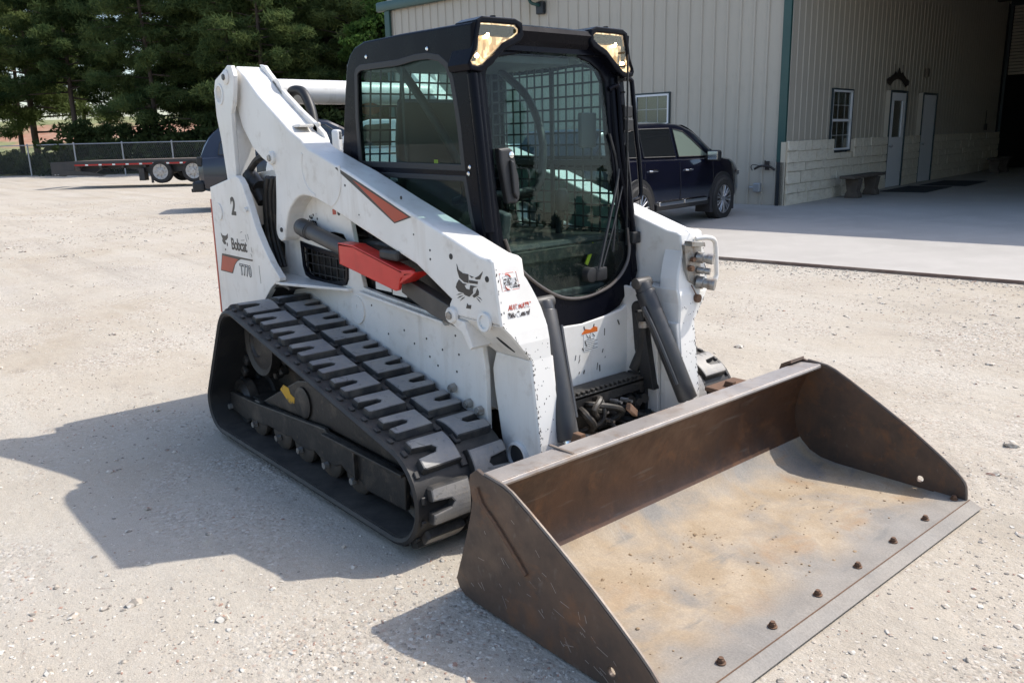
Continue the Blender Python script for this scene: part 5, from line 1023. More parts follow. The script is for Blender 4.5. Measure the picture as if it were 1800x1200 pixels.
# ================================================================ BUCKET
def bucket(T):
    W2 = 1.015; th = .016
    PL = [(1.958, .510), (2.029, .504), (2.097, .489), (2.263, .404), (2.444, .303), (2.629, .183), (2.70, .125), (2.722, .09), (2.728, .035), (2.60, .012), (2.40, .008), (1.95, .008), (1.83, .012), (1.797, .030), (1.781, .062), (1.831, .193), (1.880, .342), (1.893, .40), (1.878, .46), (1.886, .492), (1.923, .520)]
    # shell: inside profile from the lip down the back and along the floor
    inn = [(2.023, .500)] + [(1.99, .475), (1.955, .42), (1.925, .34), (1.910, .26)] + [(1.911, .21), (1.925, .150), (1.955, .100), (2.0, .062), (2.06, .040), (2.14, .032)]
    fl = [(2.14, .032), (2.35, .030), (2.68, .030)]
    bm = nb()
    outp = [(1.985, .487), (1.94, .43), (1.909, .345), (1.894, .26), (1.895, .205), (1.911, .14), (1.945, .085), (1.995, .044), (2.06, .022), (2.14, .016)]
    prism(bm, inn+outp[::-1], -W2+th, W2-th); B = fin(bm, 'bucket', M['bucket_wall'], T, 50)
    B['label'] = 'wide rusty steel bucket resting flat on the gravel'
    # curved lower part and floor carry dust
    bm = nb(); n = 12
    lowp = [(1.935, .130), (1.944, .118), (1.957, .102), (2.002, .064), (2.062, .042), (2.14, .0335), (2.35, .0315), (2.69, .0315)]
    prism(bm, lowp+[(2.69, .020), (2.35, .020), (2.14, .022), (2.06, .030), (1.998, .052), (1.95, .092), (1.93, .12)], -W2+th-.001, W2-th+.001); fin(bm, 'floor', M['bucket_floor'], B, 60)
    # top lip
    bm = nb(); prism(bm, [(2.027, .506), (2.027, .490), (1.99, .470), (1.93, .452), (1.885, .448), (1.885, .474), (1.925, .500)], -W2+.004, W2-.004, bev=.005); fin(bm, 'top_lip', M['bucket_lip'], B)
    bm = nb(); tube(bm, [(2.022, -W2+th, .494), (2.022, W2-th, .494)], .012, 8); fin(bm, 'lip_edge', M['bucket_lip'], B, True)
    bm = nb(); bx(bm, 1.90, 2.024, -.665, -.652, .503, .509, .002); fin(bm, 'lip_seam', M['worn_edge'], B)
    for s in (-1, 1):
        hole = arc(2.535, .073, .0145, 0, 337, 16)
        bm = nb(); prism(bm, PL, s*W2, s*(W2-th), holes=[hole], bev=.003); sp = fin(bm, 'side_plate', M['bucket_plate'], B)
        sp['label'] = 'near triangular side plate of the bucket' if s < 0 else 'far triangular side plate of the bucket, shaded inside'
        # bright worn front edge
        bm = nb(); e = PL[0:9]; tube(bm, [(x+.002, s*(W2-th/2), z+.002) for x, z in e], .0065, 6, 2); fin(bm, 'plate_edge', M['worn_edge'], sp, True)
        bm = nb(); rnd = random.Random(9); pts = [(1.925, s*W2, .455), (1.955, s*W2, .405), (2.02, s*W2, .36), (2.10, s*W2, .295), (2.17, s*W2, .235)]
        sm = smoothpath(pts, 7); rows = []
        for i, p in enumerate(sm):
            r = .008+.003*noise.noise(Vector((i*.9, 3, s))); rows.append(p+Vector((0, s*.002, noise.noise(Vector((i*.7, 0, 0)))*.006)))
        tube(bm, rows, .0105, 6); fin(bm, 'weld_bead', M['rust'], sp, True)
        rc = random.Random(70+s); bm = nb()
        for i in range(46):
            x = rc.uniform(1.86, 2.55); zmax = .50-max(0, x-2.05)*.62; z = rc.uniform(.04, max(.08, zmax-.06)); l = rc.uniform(.008, .05)
            box(bm, (x, s*W2, z), (l, .0008, rc.uniform(.0008, .002)), Matrix.Rotation(rc.gauss(.6, .35), 4, 'Y'))
        tag(fin(bm, 'scratch', M['bucket_lip'], sp), kind='stuff')
        bm = nb(); prism(bm, [(1.93, .525), (1.88, .50), (1.86, .44), (1.875, .44), (1.90, .49), (1.935, .512)], s*(W2+.002), s*(W2-.12), bev=.003) if s > 0 else None
        if s > 0: fin(bm, 'corner_gusset', M['bucket_plate'], sp)
        else: bm.free()
    # cutting edge and its seam
    bm = nb(); prism(bm, [(2.60, .036), (2.735, .034), (2.787, .012), (2.785, .004), (2.60, .012)], -W2-.005, W2+.005, bev=.002); ce = fin(bm, 'cutting_edge', M['bucket_floor'], B)
    bm = nb(); prism(bm, [(2.735, .0355), (2.742, .0345), (2.790, .0125), (2.789, .008), (2.74, .028)], -W2-.006, W2+.006); fin(bm, 'edge_bevel', M['bucket_floor'], B)
    bm = nb(); tube(bm, [(2.741, -W2, .0355), (2.741, W2, .0355)], .0022, 5); fin(bm, 'edge_seam', M['rust'], B)
    for i in range(8):
        y = -.98+.279*i
        bm = nb(); lathe(bm, [(.016, 0), (.016, .003), (.011, .004)], (2.693, y, .0355), (0, 0, 1), 16); cyl(bm, (2.693, y, .039), (2.693, y, .050), .0115, seg=6, bev=.002); cyl(bm, (2.693, y, .050), (2.693, y, .054), .008, seg=10); fin(bm, 'edge_bolt', M['rust'], B)
    # rear stiffeners
    bm = nb(); prism(bm, [(1.78, .06), (1.92, .02), (1.90, .14), (1.89, .25), (1.84, .22)], -W2+th, W2-th); fin(bm, 'back_shell', M['bucket_plate'], B)
bucket(LOADER)
def soil():
    rnd = random.Random(41); bm = nb()
    def clod(x, y, r):
        b2 = nb(); bmesh.ops.create_icosphere(b2, subdivisions=1, radius=r)
        for v in b2.verts: v.co *= rnd.uniform(.7, 1.25); v.co.z *= .55
        zf = .0325 if x > 2.14 else .0335+(2.14-x)**2*1.05
        merge(bm, b2, Matrix.Translation((x, y, zf+r*.15)))
    for i in range(330):
        y = rnd.uniform(-.97, .97)
        x = 2.14+rnd.gauss(0, .035) if i < 190 else rnd.uniform(2.1, 2.64)
        if i < 190 and noise.noise(Vector((y*3.1, 0, 2))) < -.05: continue
        clod(max(2.04, x), y, rnd.uniform(.0018, .0055) if rnd.random() < .94 else rnd.uniform(.006, .010))
    o = fin(bm, 'soil_crumbs', M['soil']); tag(o, 'dry soil crumbs left lying on the bucket floor', 'soil', None, 'stuff')
soil()
# ================================================================ VEHICLES
def interp(T, x):
    for (x0, *a), (x1, *b) in zip(T[:-1], T[1:]):
        if x <= x1: k = (x-x0)/(x1-x0) if x1 > x0 else 0; k = max(0, min(1, k)); return [u+(v-u)*k for u, v in zip(a, b)]
    return list(T[-1][1:])
def wheel(parent, x, y, z, r, w, side, spokes=10, double=True, dark=False):
    bm = nb(); R_ = r; lathe(bm, [(r*.66, -w/2), (r*.93, -w/2), (r, -w/2+.03), (r, w/2-.03), (r*.93, w/2), (r*.70, w/2), (r*.66, w/2-.01), (r*.64, .0), (r*.66, -w/2)], (x, y, z), (0, side, 0), 40, False); wh = fin(bm, 'wheel', M['tyre'], parent, 35)
    bm = nb(); p0 = w/2-.012
    ringcyl(bm, (x, y+side*(p0-.05), z), (x, y+side*(p0+.004), z), r*.70, r*.645, 40); fin(bm, 'rim', M['alloy'] if not dark else M['dull_rim'], wh, 35)
    bm = nb(); cyl(bm, (x, y+side*(-.02), z), (x, y+side*(p0-.06), z), r*.66, seg=32); fin(bm, 'brake_disc', M['alloy_dark'], wh)
    bm = nb()
    for k in range(spokes):
        for d in ((-.085, .085) if double else (0,)):
            a = 2*math.pi*k/spokes+d; a2 = 2*math.pi*k/spokes+d*1.6
            p = Vector((x+r*.10*math.cos(a), y+side*(p0-.02), z+r*.10*math.sin(a))); q = Vector((x+r*.66*math.cos(a2), y+side*(p0-.006), z+r*.66*math.sin(a2)))
            dv = q-p; box(bm, (p+q)/2, (dv.length, .028, r*.062), Matrix.Rotation(-math.atan2(dv.z, dv.x), 4, 'Y'), .004, 1)
    lathe(bm, [(r*.2, 0), (r*.2, .02), (r*.12, .03), (r*.06, .03)], (x, y+side*(p0-.03), z), (0, side, 0), 20); fin(bm, 'spoke', M['alloy'] if not dark else M['dull_rim'], wh)
    if dark:
        bm = nb(); lathe(bm, [(r*.15, .035), (r*.22, .03), (r*.24, -.01), (r*.40, -.035), (r*.56, -.02), (r*.66, .0), (r*.66, -.03), (r*.1, -.06)], (x, y+side*(p0-.005), z), (0, side, 0), 32); fin(bm, 'wheel_disc', M['dull_rim'], wh, 30)
        bm = nb()
        for k in range(8): a = 2*math.pi*k/8; cyl(bm, (x+r*.47*math.cos(a), y+side*(p0-.035), z+r*.47*math.sin(a)), (x+r*.47*math.cos(a), y+side*(p0-.028), z+r*.47*math.sin(a)), r*.06, seg=10)
        tag(fin(bm, 'disc_hole', M['darkroom'], wh), kind='stuff')
    return wh
def car(name, label, loc, rz, paint, cfg):
    t = thing(name, label, cfg.get('cat', 'car'), loc, rz)
    LOW, GH, W2 = cfg['low'], cfg['gh'], cfg['w']
    # LOW: (x, z bottom, z belt, half width factor); GH: (x, z roof)
    xs = []; a, b = LOW[0][0], LOW[-1][0]; n = 44
    xs = [a+(b-a)*i/n for i in range(n+1)]
    bm = nb(); rows = []
    for x in xs:
        zb, zt, wf = interp(LOW, x); w = W2*wf; h = zt-zb
        half = [(0, zb), (w*.80, zb), (w*.95, zb+.06), (w*.99, zb+.16), (w, zb+h*.45), (w*.985, zb+h*.70), (w*.975, zb+h*.86), (w*.945, zt-.03), (w*.90, zt), (0, zt+.03)]
        full = [(-y, z) for y, z in half[::-1]][:-1]+half[:-1]
        rows.append([bm.verts.new((x, y, z)) for y, z in [(-p, q) for p, q in half[::-1]]+half[1:-0]])
    m = len(rows[0])
    for r0, r1 in zip(rows[:-1], rows[1:]):
        for i in range(m-1): bm.faces.new((r0[i], r0[i+1], r1[i+1], r1[i]))
    bm.faces.new(rows[0]); bm.faces.new(rows[-1][::-1])
    bmesh.ops.remove_doubles(bm, verts=bm.verts[:], dist=.0005)
    fin(bm, 'body', paint, t, 32)
    # greenhouse
    def belt(x): return interp(LOW, x)[1]
    def gsec(x):
        zr = interp(GH, x)[0]; zt = belt(x); wf = interp(LOW, x)[2]; return zt, zr, W2*wf
    bm = nb(); rows = []; ga, gb = GH[0][0], GH[-1][0]
    for i in range(37):
        x = ga+(gb-ga)*i/36; zt, zr, w = gsec(x); h = max(zr-zt, .012)
        half = [(w*.925, zt-.03), (w*.905, zt+.0), (w*(.905-.13*min(1, h/.55)), zr-min(.07, h*.3)), (w*(.86-.13*min(1, h/.55)), zr-min(.025, h*.1)), (w*.55, zr+.0), (0, zr+.018)]
        rows.append([bm.verts.new((x, y, z)) for y, z in [(-p, q) for p, q in half[::-1]][::-1][::1]] if False else [bm.verts.new((x, -y, z)) for y, z in half]+[bm.verts.new((x, y, z)) for y, z in half[::-1][1:]])
    m = len(rows[0])
    for r0, r1 in zip(rows[:-1], rows[1:]):
        for i in range(m-1): bm.faces.new((r0[i], r0[i+1], r1[i+1], r1[i]))
    bm.faces.new(rows[0]); bm.faces.new(rows[-1][::-1])
    fin(bm, 'greenhouse', paint, t, 32)
    def side_pt(x, k, s, off):
        zt, zr, w = gsec(x); h = max(zr-zt, .012); y = w*.905+(w*(.905-.13*min(1, h/.55))-w*.905)*k; return (x, s*(y+off), zt+.01+(zr-min(.07, h*.3)-zt-.01)*k)
    for s in (-1, 1):
        for poly in cfg['windows']:
            bm = nb(); pts = [side_pt(x, k, s, .006) for x, k in poly]; bm.faces.new([bm.verts.new(p) for p in pts]); w_ = fin(bm, 'side_glass', M['clearcar'] if poly is cfg['windows'][-1] and cfg.get('sill') else M['tintglass'], t)
            bm = nb(); tube(bm, [side_pt(x, k, s, .008) for x, k in poly]+[side_pt(*poly[0], s, .008)], .009, 5, cap=False); fin(bm, 'glass_trim', M['plastic'], w_)
    # windscreen and rear glass follow the greenhouse ends
    for (x0, x1, nm) in cfg['screens']:
        bm = nb(); pr = None
        for i in range(7):
            x = x0+(x1-x0)*i/6; zt, zr, w = gsec(x); h = max(zr-zt, .012); row = [bm.verts.new((x, q*w*(.80-.10*min(1, h/.55)), zr+.022-.01*abs(q))) for q in (-1, -.5, 0, .5, 1)]
            if pr:
                for j in range(4): bm.faces.new((pr[j], pr[j+1], row[j+1], row[j]))
            pr = row
        fin(bm, nm, M['tintglass'], t, True)
    # sills, arches, mirrors, handles
    for s in (-1, 1):
        for xw in cfg['wheels']:
            zc = cfg['r']; ra = cfg['r']+.065; bm = nb(); A = arc(xw, zc, ra+.035, 8, 172, 16)+arc(xw, zc, ra-.02, 172, 8, 16); prism(bm, A, s*(W2*1.003), s*(W2*.80), bev=.008); fin(bm, 'wheel_arch', M['plastic'], t)
            bm = nb(); prism(bm, arc(xw, zc, ra, 0, 180, 16)+[(xw-ra, .16), (xw+ra, .16)], s*(W2*1.0005), s*(W2*.70)); fin(bm, 'wheel_well', M['darkroom'], t)
            wheel(t, xw, s*(W2*1.0-.072), zc, cfg['r'], .225, s, cfg.get('spokes', 8))
        if cfg.get('sill'):
            x0, x1 = cfg['wheels'][0]+cfg['r']+.13, cfg['wheels'][1]-cfg['r']-.13
            bm = nb(); bx(bm, x0, x1, s*W2*.93, s*(W2+.012), .30, .40, .02); fin(bm, 'sill', M['plastic'], t)
            bm = nb(); bx(bm, x0+.06, (x0+x1)/2-.01, s*W2*.97, s*(W2+.022), .365, .43, .012); fin(bm, 'sill_trim', M['chrome'], t)
            bm = nb(); bx(bm, (x0+x1)/2+.01, x1-.06, s*W2*.97, s*(W2+.022), .365, .43, .012); fin(bm, 'sill_trim', M['chrome'], t)
        for xd, zd in cfg.get('handles', ()):
            bm = nb(); tube(bm, [(xd-.09, s*(W2*.985), zd), (xd-.07, s*(W2*.985+.035), zd), (xd+.07, s*(W2*.985+.035), zd), (xd+.09, s*(W2*.985), zd)], .013, 8); fin(bm, 'door_handle', M['chrome'], t, True)
        if cfg.get('mirror'):
            xm, zm, sz = cfg['mirror']; bm = nb(); box(bm, (xm, s*(W2+.09*sz), zm), (.14*sz, .22*sz, .17*sz), None, .04*sz, 3); tube(bm, [(xm, s*W2*.88, zm-.05), (xm, s*(W2+.05), zm-.03)], .025, 8); mr = fin(bm, 'mirror', cfg.get('mirror_mat', M['plastic']), t, 40)
            bm = nb(); box(bm, (xm-.072*sz, s*(W2+.10*sz), zm+.0), (.008, .17*sz, .13*sz), None, .003); fin(bm, 'mirror_glass', M['chrome'], mr)
        for xg in cfg.get('seams', ()):
            bm = nb(); pts = []
            for k in range(9):
                zb, zt, wf = interp(LOW, xg); q = k/8; z = zb+.16+(zt-.05-zb-.16)*q; w = W2*wf; hh = (z-zb)/(zt-zb); y = w*(1.0 if hh < .5 else 1-.04*(hh-.5)/.5); pts.append((xg, s*(y+.0005), z))
            tube(bm, pts, .0045, 4); fin(bm, 'door_seam', M['darkroom'], t)
    for (nm, x0, x1, y0, y1, z0, z1, mt, bv) in cfg.get('boxes', ()):
        for s in (-1, 1):
            if s > 0 and y0 == -y1: continue
            bm = nb(); bx(bm, x0, x1, s*y0, s*y1, z0, z1, bv); fin(bm, nm, M[mt], t)
    return t
M['tintglass'] = pm('tinted_car_window', (0.012, 0.014, 0.016), 0.06, 0.0, coat=0.6, spec=0.6)
M['clearcar'] = pm('pale_car_window', (0.16, 0.20, 0.17), 0.08, 0.0, coat=0.6, spec=0.6)
p = blocal(-3.40, 1.02)
SUV = car('suv', 'dark navy suv parked nose-in against the ribbed metal wall', (p[0], p[1], slab_z(-3.4)), BAZ, M['navy'], dict(
    w=.90, r=.352, wheels=(-1.21, 1.335), sill=True, spokes=9, cat='suv',
    low=[(-2.28, .55, .98, .80), (-2.18, .36, 1.06, .94), (-1.9, .30, 1.08, .985), (-1.2, .28, 1.08, 1.0), (.2, .27, 1.06, 1.0), (1.0, .27, 1.06, 1.0), (1.35, .28, 1.055, .99), (1.8, .30, 1.0, .96), (2.1, .30, .92, .88), (2.25, .36, .80, .76), (2.32, .44, .64, .60)],
    gh=[(-2.16, 1.07), (-2.05, 1.28), (-1.85, 1.50), (-1.6, 1.55), (-1.1, 1.605), (-.3, 1.62), (.25, 1.60), (.62, 1.50), (.95, 1.33), (1.22, 1.16), (1.36, 1.06)],
    windows=[[(-1.72, .06), (-1.05, .03), (-1.08, .92), (-1.45, .86), (-1.68, .45)], [(-.97, .03), (-.08, .03), (-.12, .94), (-.98, .93)], [(.02, .03), (.98, .03), (.80, .36), (.52, .70), (.28, .88), (-.02, .94)]],
    screens=[(.40, 1.24, 'windscreen'), (-2.10, -1.80, 'rear_glass')], handles=((-.82, .90), (.22, .88)), mirror=(.84, 1.08, 1.0), seams=(-1.02, -.03, 1.02),
    boxes=[('headlamp', 1.98, 2.22, .52, .76, .70, .80, 'alloy', .03), ('grille', 2.18, 2.34, -.45, .45, .40, .62, 'plastic', .03)]))
# the dark vehicle behind the left arm
def px_ground(u, v, z):
    dv = r2*((u-900)/FPX)+d2*((v-600)/FPX)+fw; k = (z-CAM.z)/dv.z; q = CAM+dv*k; return q
AZR = YAW-math.pi/2                                   # pointing to the right of the picture
q = px_ground(408, 360, .15)
f3 = Vector((math.cos(AZR), math.sin(AZR), 0))
DK = car('parked_suv', 'tall dark slate suv seen behind the loader rear arm', (q.x+f3.x*2.1, q.y+f3.y*2.1, terrain(q.x, q.y)), AZR+R(14), M['navy2'], dict(
    w=.98, r=.40, wheels=(-1.5, 1.5), cat='suv', spokes=6,
    low=[(-2.46, .62, 1.02, .86), (-2.38, .46, 1.16, .96), (-2.0, .40, 1.18, 1.0), (0, .38, 1.17, 1.0), (1.2, .38, 1.15, 1.0), (1.9, .40, 1.08, .97), (2.35, .44, .98, .86), (2.45, .55, .8, .7)],
    gh=[(-2.40, 1.16), (-2.30, 1.42), (-2.14, 1.66), (-1.9, 1.83), (-1.5, 1.91), (-.3, 1.95), (.45, 1.92), (.85, 1.74), (1.3, 1.40), (1.55, 1.16)],
    windows=[[(-2.0, .05), (-1.15, .03), (-1.18, .90), (-1.7, .85), (-1.95, .5)], [(-1.02, .03), (-.1, .03), (-.12, .93), (-1.02, .92)], [(.02, .03), (1.2, .03), (.95, .4), (.66, .78), (.4, .92), (.0, .93)]],
    screens=[(.55, 1.45, 'windscreen'), (-2.36, -2.05, 'rear_glass')], handles=((-.9, 1.0), (.2, 1.0)), mirror=(1.02, 1.16, 1.2), seams=(-1.05, -.04, 1.2),
    boxes=[('rear_bumper', -2.62, -2.36, -.92, .92, .44, .66, 'plastic', .05), ('tail_lamp', -2.47, -2.36, .70, .90, .98, 1.18, 'plastic', .02), ('tailgate_badge', -2.475, -2.44, -.3, .3, .95, .98, 'chrome', .004), ('tow_hitch', -2.75, -2.5, -.05, .05, .40, .48, 'iron', .01)]))
DK.scale = (1.06, 1.06, 1.10)
# white pickup facing left, mostly hidden behind the loader
q = px_ground(706, 372, .12)
def pickup():
    t = thing('pickup_truck', 'white heavy pickup truck hidden behind the loader, mirror beside the cab', 'pickup truck', (q.x, q.y, terrain(q.x, q.y)), AZR+math.pi+R(-8))
    bm = nb(); prism(bm, [(-3.1, .62), (-3.1, 1.30), (-3.0, 1.42), (-1.2, 1.44), (1.0, 1.40), (1.5, 1.40), (2.35, 1.36), (2.55, 1.28), (2.62, 1.05), (2.62, .60), (2.4, .52), (-2.9, .52)], -.98, .98, bev=.05, seg=3); fin(bm, 'body', M['carwhite'], t, 35)
    bm = nb(); prism(bm, [(-1.25, 1.42), (-1.15, 1.92), (-1.0, 1.98), (.35, 1.99), (.6, 1.93), (1.25, 1.42)], -.86, .86, bev=.06, seg=3); fin(bm, 'cab', M['carwhite'], t, 35)
    for s in (-1, 1):
        bm = nb(); prism(bm, [(-1.08, 1.46), (-1.0, 1.88), (-.22, 1.90), (-.20, 1.46)], s*.865, s*.85); fin(bm, 'side_glass', M['tintglass'], t)
        bm = nb(); prism(bm, [(-.10, 1.46), (-.12, 1.90), (.42, 1.88), (1.0, 1.46)], s*.865, s*.85); fin(bm, 'side_glass', M['tintglass'], t)
        for x in (-1.75, 1.75):
            bm = nb(); prism(bm, arc(x, .42, .50, 0, 180, 16), s*.985, s*.7); fin(bm, 'wheel_well', M['darkroom'], t); wheel(t, x, s*.87, .42, .42, .26, s, 8, False, True)
        bm = nb(); box(bm, (.92, s*1.22, 1.58), (.16, .24, .44), None, .05, 3); tube(bm, [(.92, s*.9, 1.48), (.92, s*1.15, 1.50)], .025, 8); m_ = fin(bm, 'mirror', M['carwhite'], t, 40)
        bm = nb(); box(bm, (.845, s*1.22, 1.68), (.01, .17, .16), None, .004); box(bm, (1.0, s*1.22, 1.68), (.02, .16, .15), None, .01); fin(bm, 'mirror_glass', M['tintglass'], m_)
    bm = nb(); bx(bm, 2.55, 2.75, -.98, .98, .50, .78, .05); fin(bm, 'front_bumper', M['plastic'], t)
    bm = nb(); prism(bm, [(2.57, .80), (2.66, .82), (2.64, 1.24), (2.57, 1.24)], -.7, .7); fin(bm, 'grille', M['plastic'], t)
    text('lettering', 'DIVA', .13, M['decal'], t, Matrix(((-1, 0, 0, 1.95), (0, 0, 1, .982), (0, 1, 0, 1.02), (0, 0, 0, 1))), sx=1.2)
    bm = nb(); prism(bm, [(1.92, 1.22), (1.80, 1.34), (1.74, 1.22)], .98, .984); fin(bm, 'emblem', M['decal'], t)
pickup()
# flatbed trailer
def trailer():
    w1 = px_ground(285, 322, .24); f = Vector((math.cos(AZR), math.sin(AZR), 0)); zg = .24
    t = thing('flatbed_trailer', 'low black tandem-axle flatbed trailer with ramps at its tail', 'trailer', (w1.x, w1.y, zg), AZR)
    # local x to the picture's right; wheel one at x=0
    bm = nb(); bx(bm, -3.5, 4.2, -.02, .05, .74, .93, .01); bx(bm, -3.5, 4.2, 2.35, 2.42, .74, .93, .01); bx(bm, -3.3, 4.2, .5, .62, .62, .80); bx(bm, -3.3, 4.2, 1.8, 1.92, .62, .80)
    for i in range(9): bx(bm, -3.4+i*.9, -3.3+i*.9, .05, 2.35, .66, .80)
    fin(bm, 'frame', M['trailer'], t)
    pm_ = None
    for i in range(10):
        bm = nb(); bx(bm, -3.5, 4.2, .055+i*.23, .055+i*.23+.215, .93, .965, .004); fin(bm, 'deck_plank', M['wood'], t)
    bm = nb(); prism(bm, [(-3.5, .93), (-4.45, .93), (-4.45, .40), (-3.9, .36), (-3.5, .60)], .0, .05, bev=.004); prism(bm, [(-3.5, .93), (-4.45, .93), (-4.45, .40), (-3.9, .36), (-3.5, .60)], 2.35, 2.40, bev=.004); bx(bm, -4.47, -4.40, .05, 2.35, .40, .93); fin(bm, 'dovetail', M['trailer'], t)
    bm = nb(); prism(bm, [(-4.2, .42), (-3.8, .60), (-2.9, .52), (-2.2, .38), (-2.4, .34)], -.03, .0, bev=.003); fin(bm, 'ramp', M['trailer'], t)
    for k in range(5):
        bm = nb(); box(bm, (-4.3+.12*k, -.012, .44), (.035, .02, .02)); fin(bm, 'marker', M['decal_white'], t)
    for k in range(13):
        bm = nb(); bx(bm, -3.45+k*.55, -3.45+k*.55+.43, -.034, -.018, .765, .83); fin(bm, 'reflector_tape', M['redlamp'], t)
        bm = nb(); bx(bm, -3.02+k*.55, -3.02+k*.55+.12, -.033, -.018, .768, .827); fin(bm, 'reflector_tape', M['decal_white'], t)
    for x in (0, 1.34):
        for y in (.09, 2.31): wheel(t, x, y, .46, .46, .26, -1 if y < 1 else 1, 8, False, True)
        bm = nb(); cyl(bm, (x, .1, .40), (x, 2.3, .40), .06, seg=12); fin(bm, 'axle', M['trailer'], t)
    bm = nb(); bx(bm, -.95, -.72, .1, .5, .12, .62, .01); bx(bm, -.42, -.34, .0, .06, .02, .9); fin(bm, 'mud_flap', M['trailer'], t)
    bm = nb(); prism(bm, [(-1.6, .74), (-1.3, .60), (-.6, .45), (2.2, .45), (2.6, .74)], .3, .4); fin(bm, 'side_rail', M['trailer'], t)
trailer()
# chain-link fence
def fence():
    a = Vector((-53.8, 6.6)); b = Vector((-43.0, 14.1)); d = (b-a).normalized(); a0 = a-d*14; L = 62; H = 1.78
    zf = lambda s: terrain(*(a0+d*s))
    t = thing('chain_link_fence', 'long grey chain-link fence in front of the pine wood', 'fence', (a0.x, a0.y, 0), math.atan2(d.y, d.x))
    n = 19
    for i in range(n+1):
        s = L*i/n; bm = nb(); tube(bm, [(s, 0, zf(s)-.1), (s, 0, zf(s)+H+.03)], .042, 8); lathe(bm, [(.05, 0), (.05, .03), (.02, .07)], (s, 0, zf(s)+H+.02), (0, 0, 1), 8); fin(bm, 'post', M['galv'], t, True)
    bm = nb(); tube(bm, [(L*i/40, 0, zf(L*i/40)+H) for i in range(41)], .03, 6); fin(bm, 'top_rail', M['galv'], t, True)
    V, F = [], []
    def wire(x0, z0, x1, z1):
        k = len(V); w = .0032; V.extend([(x0-w, .03, z0), (x0+w, .03, z0), (x1+w, .03, z1), (x1-w, .03, z1)]); F.append((k, k+1, k+2, k+3))
    s = 0
    while s < L:
        zb = zf(s); wire(s, zb+.03, s+H*.55, zb+H); wire(s+H*.55, zb+.03, s, zb+H); s += .12
    me = bpy.data.meshes.new('wire_mesh'); me.from_pydata(V, [], F); o = link('wire_mesh', me, t, M['mesh']); o['kind'] = 'stuff'
fence()
# ================================================================ HILL, TREES, SCRUB
FA = Vector((-53.8, 6.6)); FD = (Vector((-43.0, 14.1))-FA).normalized(); FN = Vector((-FD.y, FD.x))     # fence line, and away from the camera
def fpos(s, q): v = FA+FD*s+FN*q; return v.x, v.y
def hill_z(s, q):
    return .48+.5*sstep(4, 14, q)+5.2*sstep(24, 64, q)+.35*noise.noise(Vector((s*.08, q*.08, 4)))*sstep(3, 14, q)
def hill():
    V, F = [], []; ns, nq = 70, 40
    for j in range(nq+1):
        for i in range(ns+1):
            s = -70+i*3.2; q = 1.4+j*2.6; x, y = fpos(s, q); V.append((x, y, max(hill_z(s, q), terrain(x, y)+.02) if j else terrain(x, y)-.05))
    for j in range(nq):
        for i in range(ns): k = j*(ns+1)+i; F.append((k, k+1, k+ns+2, k+ns+1))
    me = bpy.data.meshes.new('hill'); me.from_pydata(V, [], F); me.polygons.foreach_set('use_smooth', [True]*len(F)); o = link('hill', me, None, M['hill']); tag(o, 'grassy bank with a bare red clay face behind the wood', None, None, 'structure')
hill()
RN = np.random.RandomState(5)
def leaf_mesh(name, centres, radii, per, size, aspect, mat, droop=0.0, flat=1.0):
    N = len(centres)*per; C0 = np.repeat(np.array(centres), per, 0); Rr = np.repeat(np.array(radii), per, 0)
    d = RN.normal(size=(N, 3)); d /= np.linalg.norm(d, axis=1)[:, None]; rad = RN.rand(N, 1)**0.45; P = C0+d*rad*Rr[:, None]*np.array([1, 1, .62*flat])
    u = RN.normal(size=(N, 3))+d*.8; u[:, 2] -= droop; u /= np.linalg.norm(u, axis=1)[:, None]; w = np.cross(u, RN.normal(size=(N, 3))); w /= np.linalg.norm(w, axis=1)[:, None]
    s = size*(.6+.8*RN.rand(N, 1)); a = u*s; b = w*s*aspect
    V = np.stack([P-a*.5, P+b*.5+a*.05, P+a*.5, P-b*.5+a*.05], 1).reshape(-1, 3)
    me = bpy.data.meshes.new(name); me.vertices.add(N*4); me.vertices.foreach_set('co', V.ravel()); me.loops.add(N*4); me.loops.foreach_set('vertex_index', np.arange(N*4, dtype=np.int32)); me.polygons.add(N); me.polygons.foreach_set('loop_start', np.arange(0, N*4, 4, dtype=np.int32))
    me.update(calc_edges=True); me.validate(); me.materials.append(mat); return me
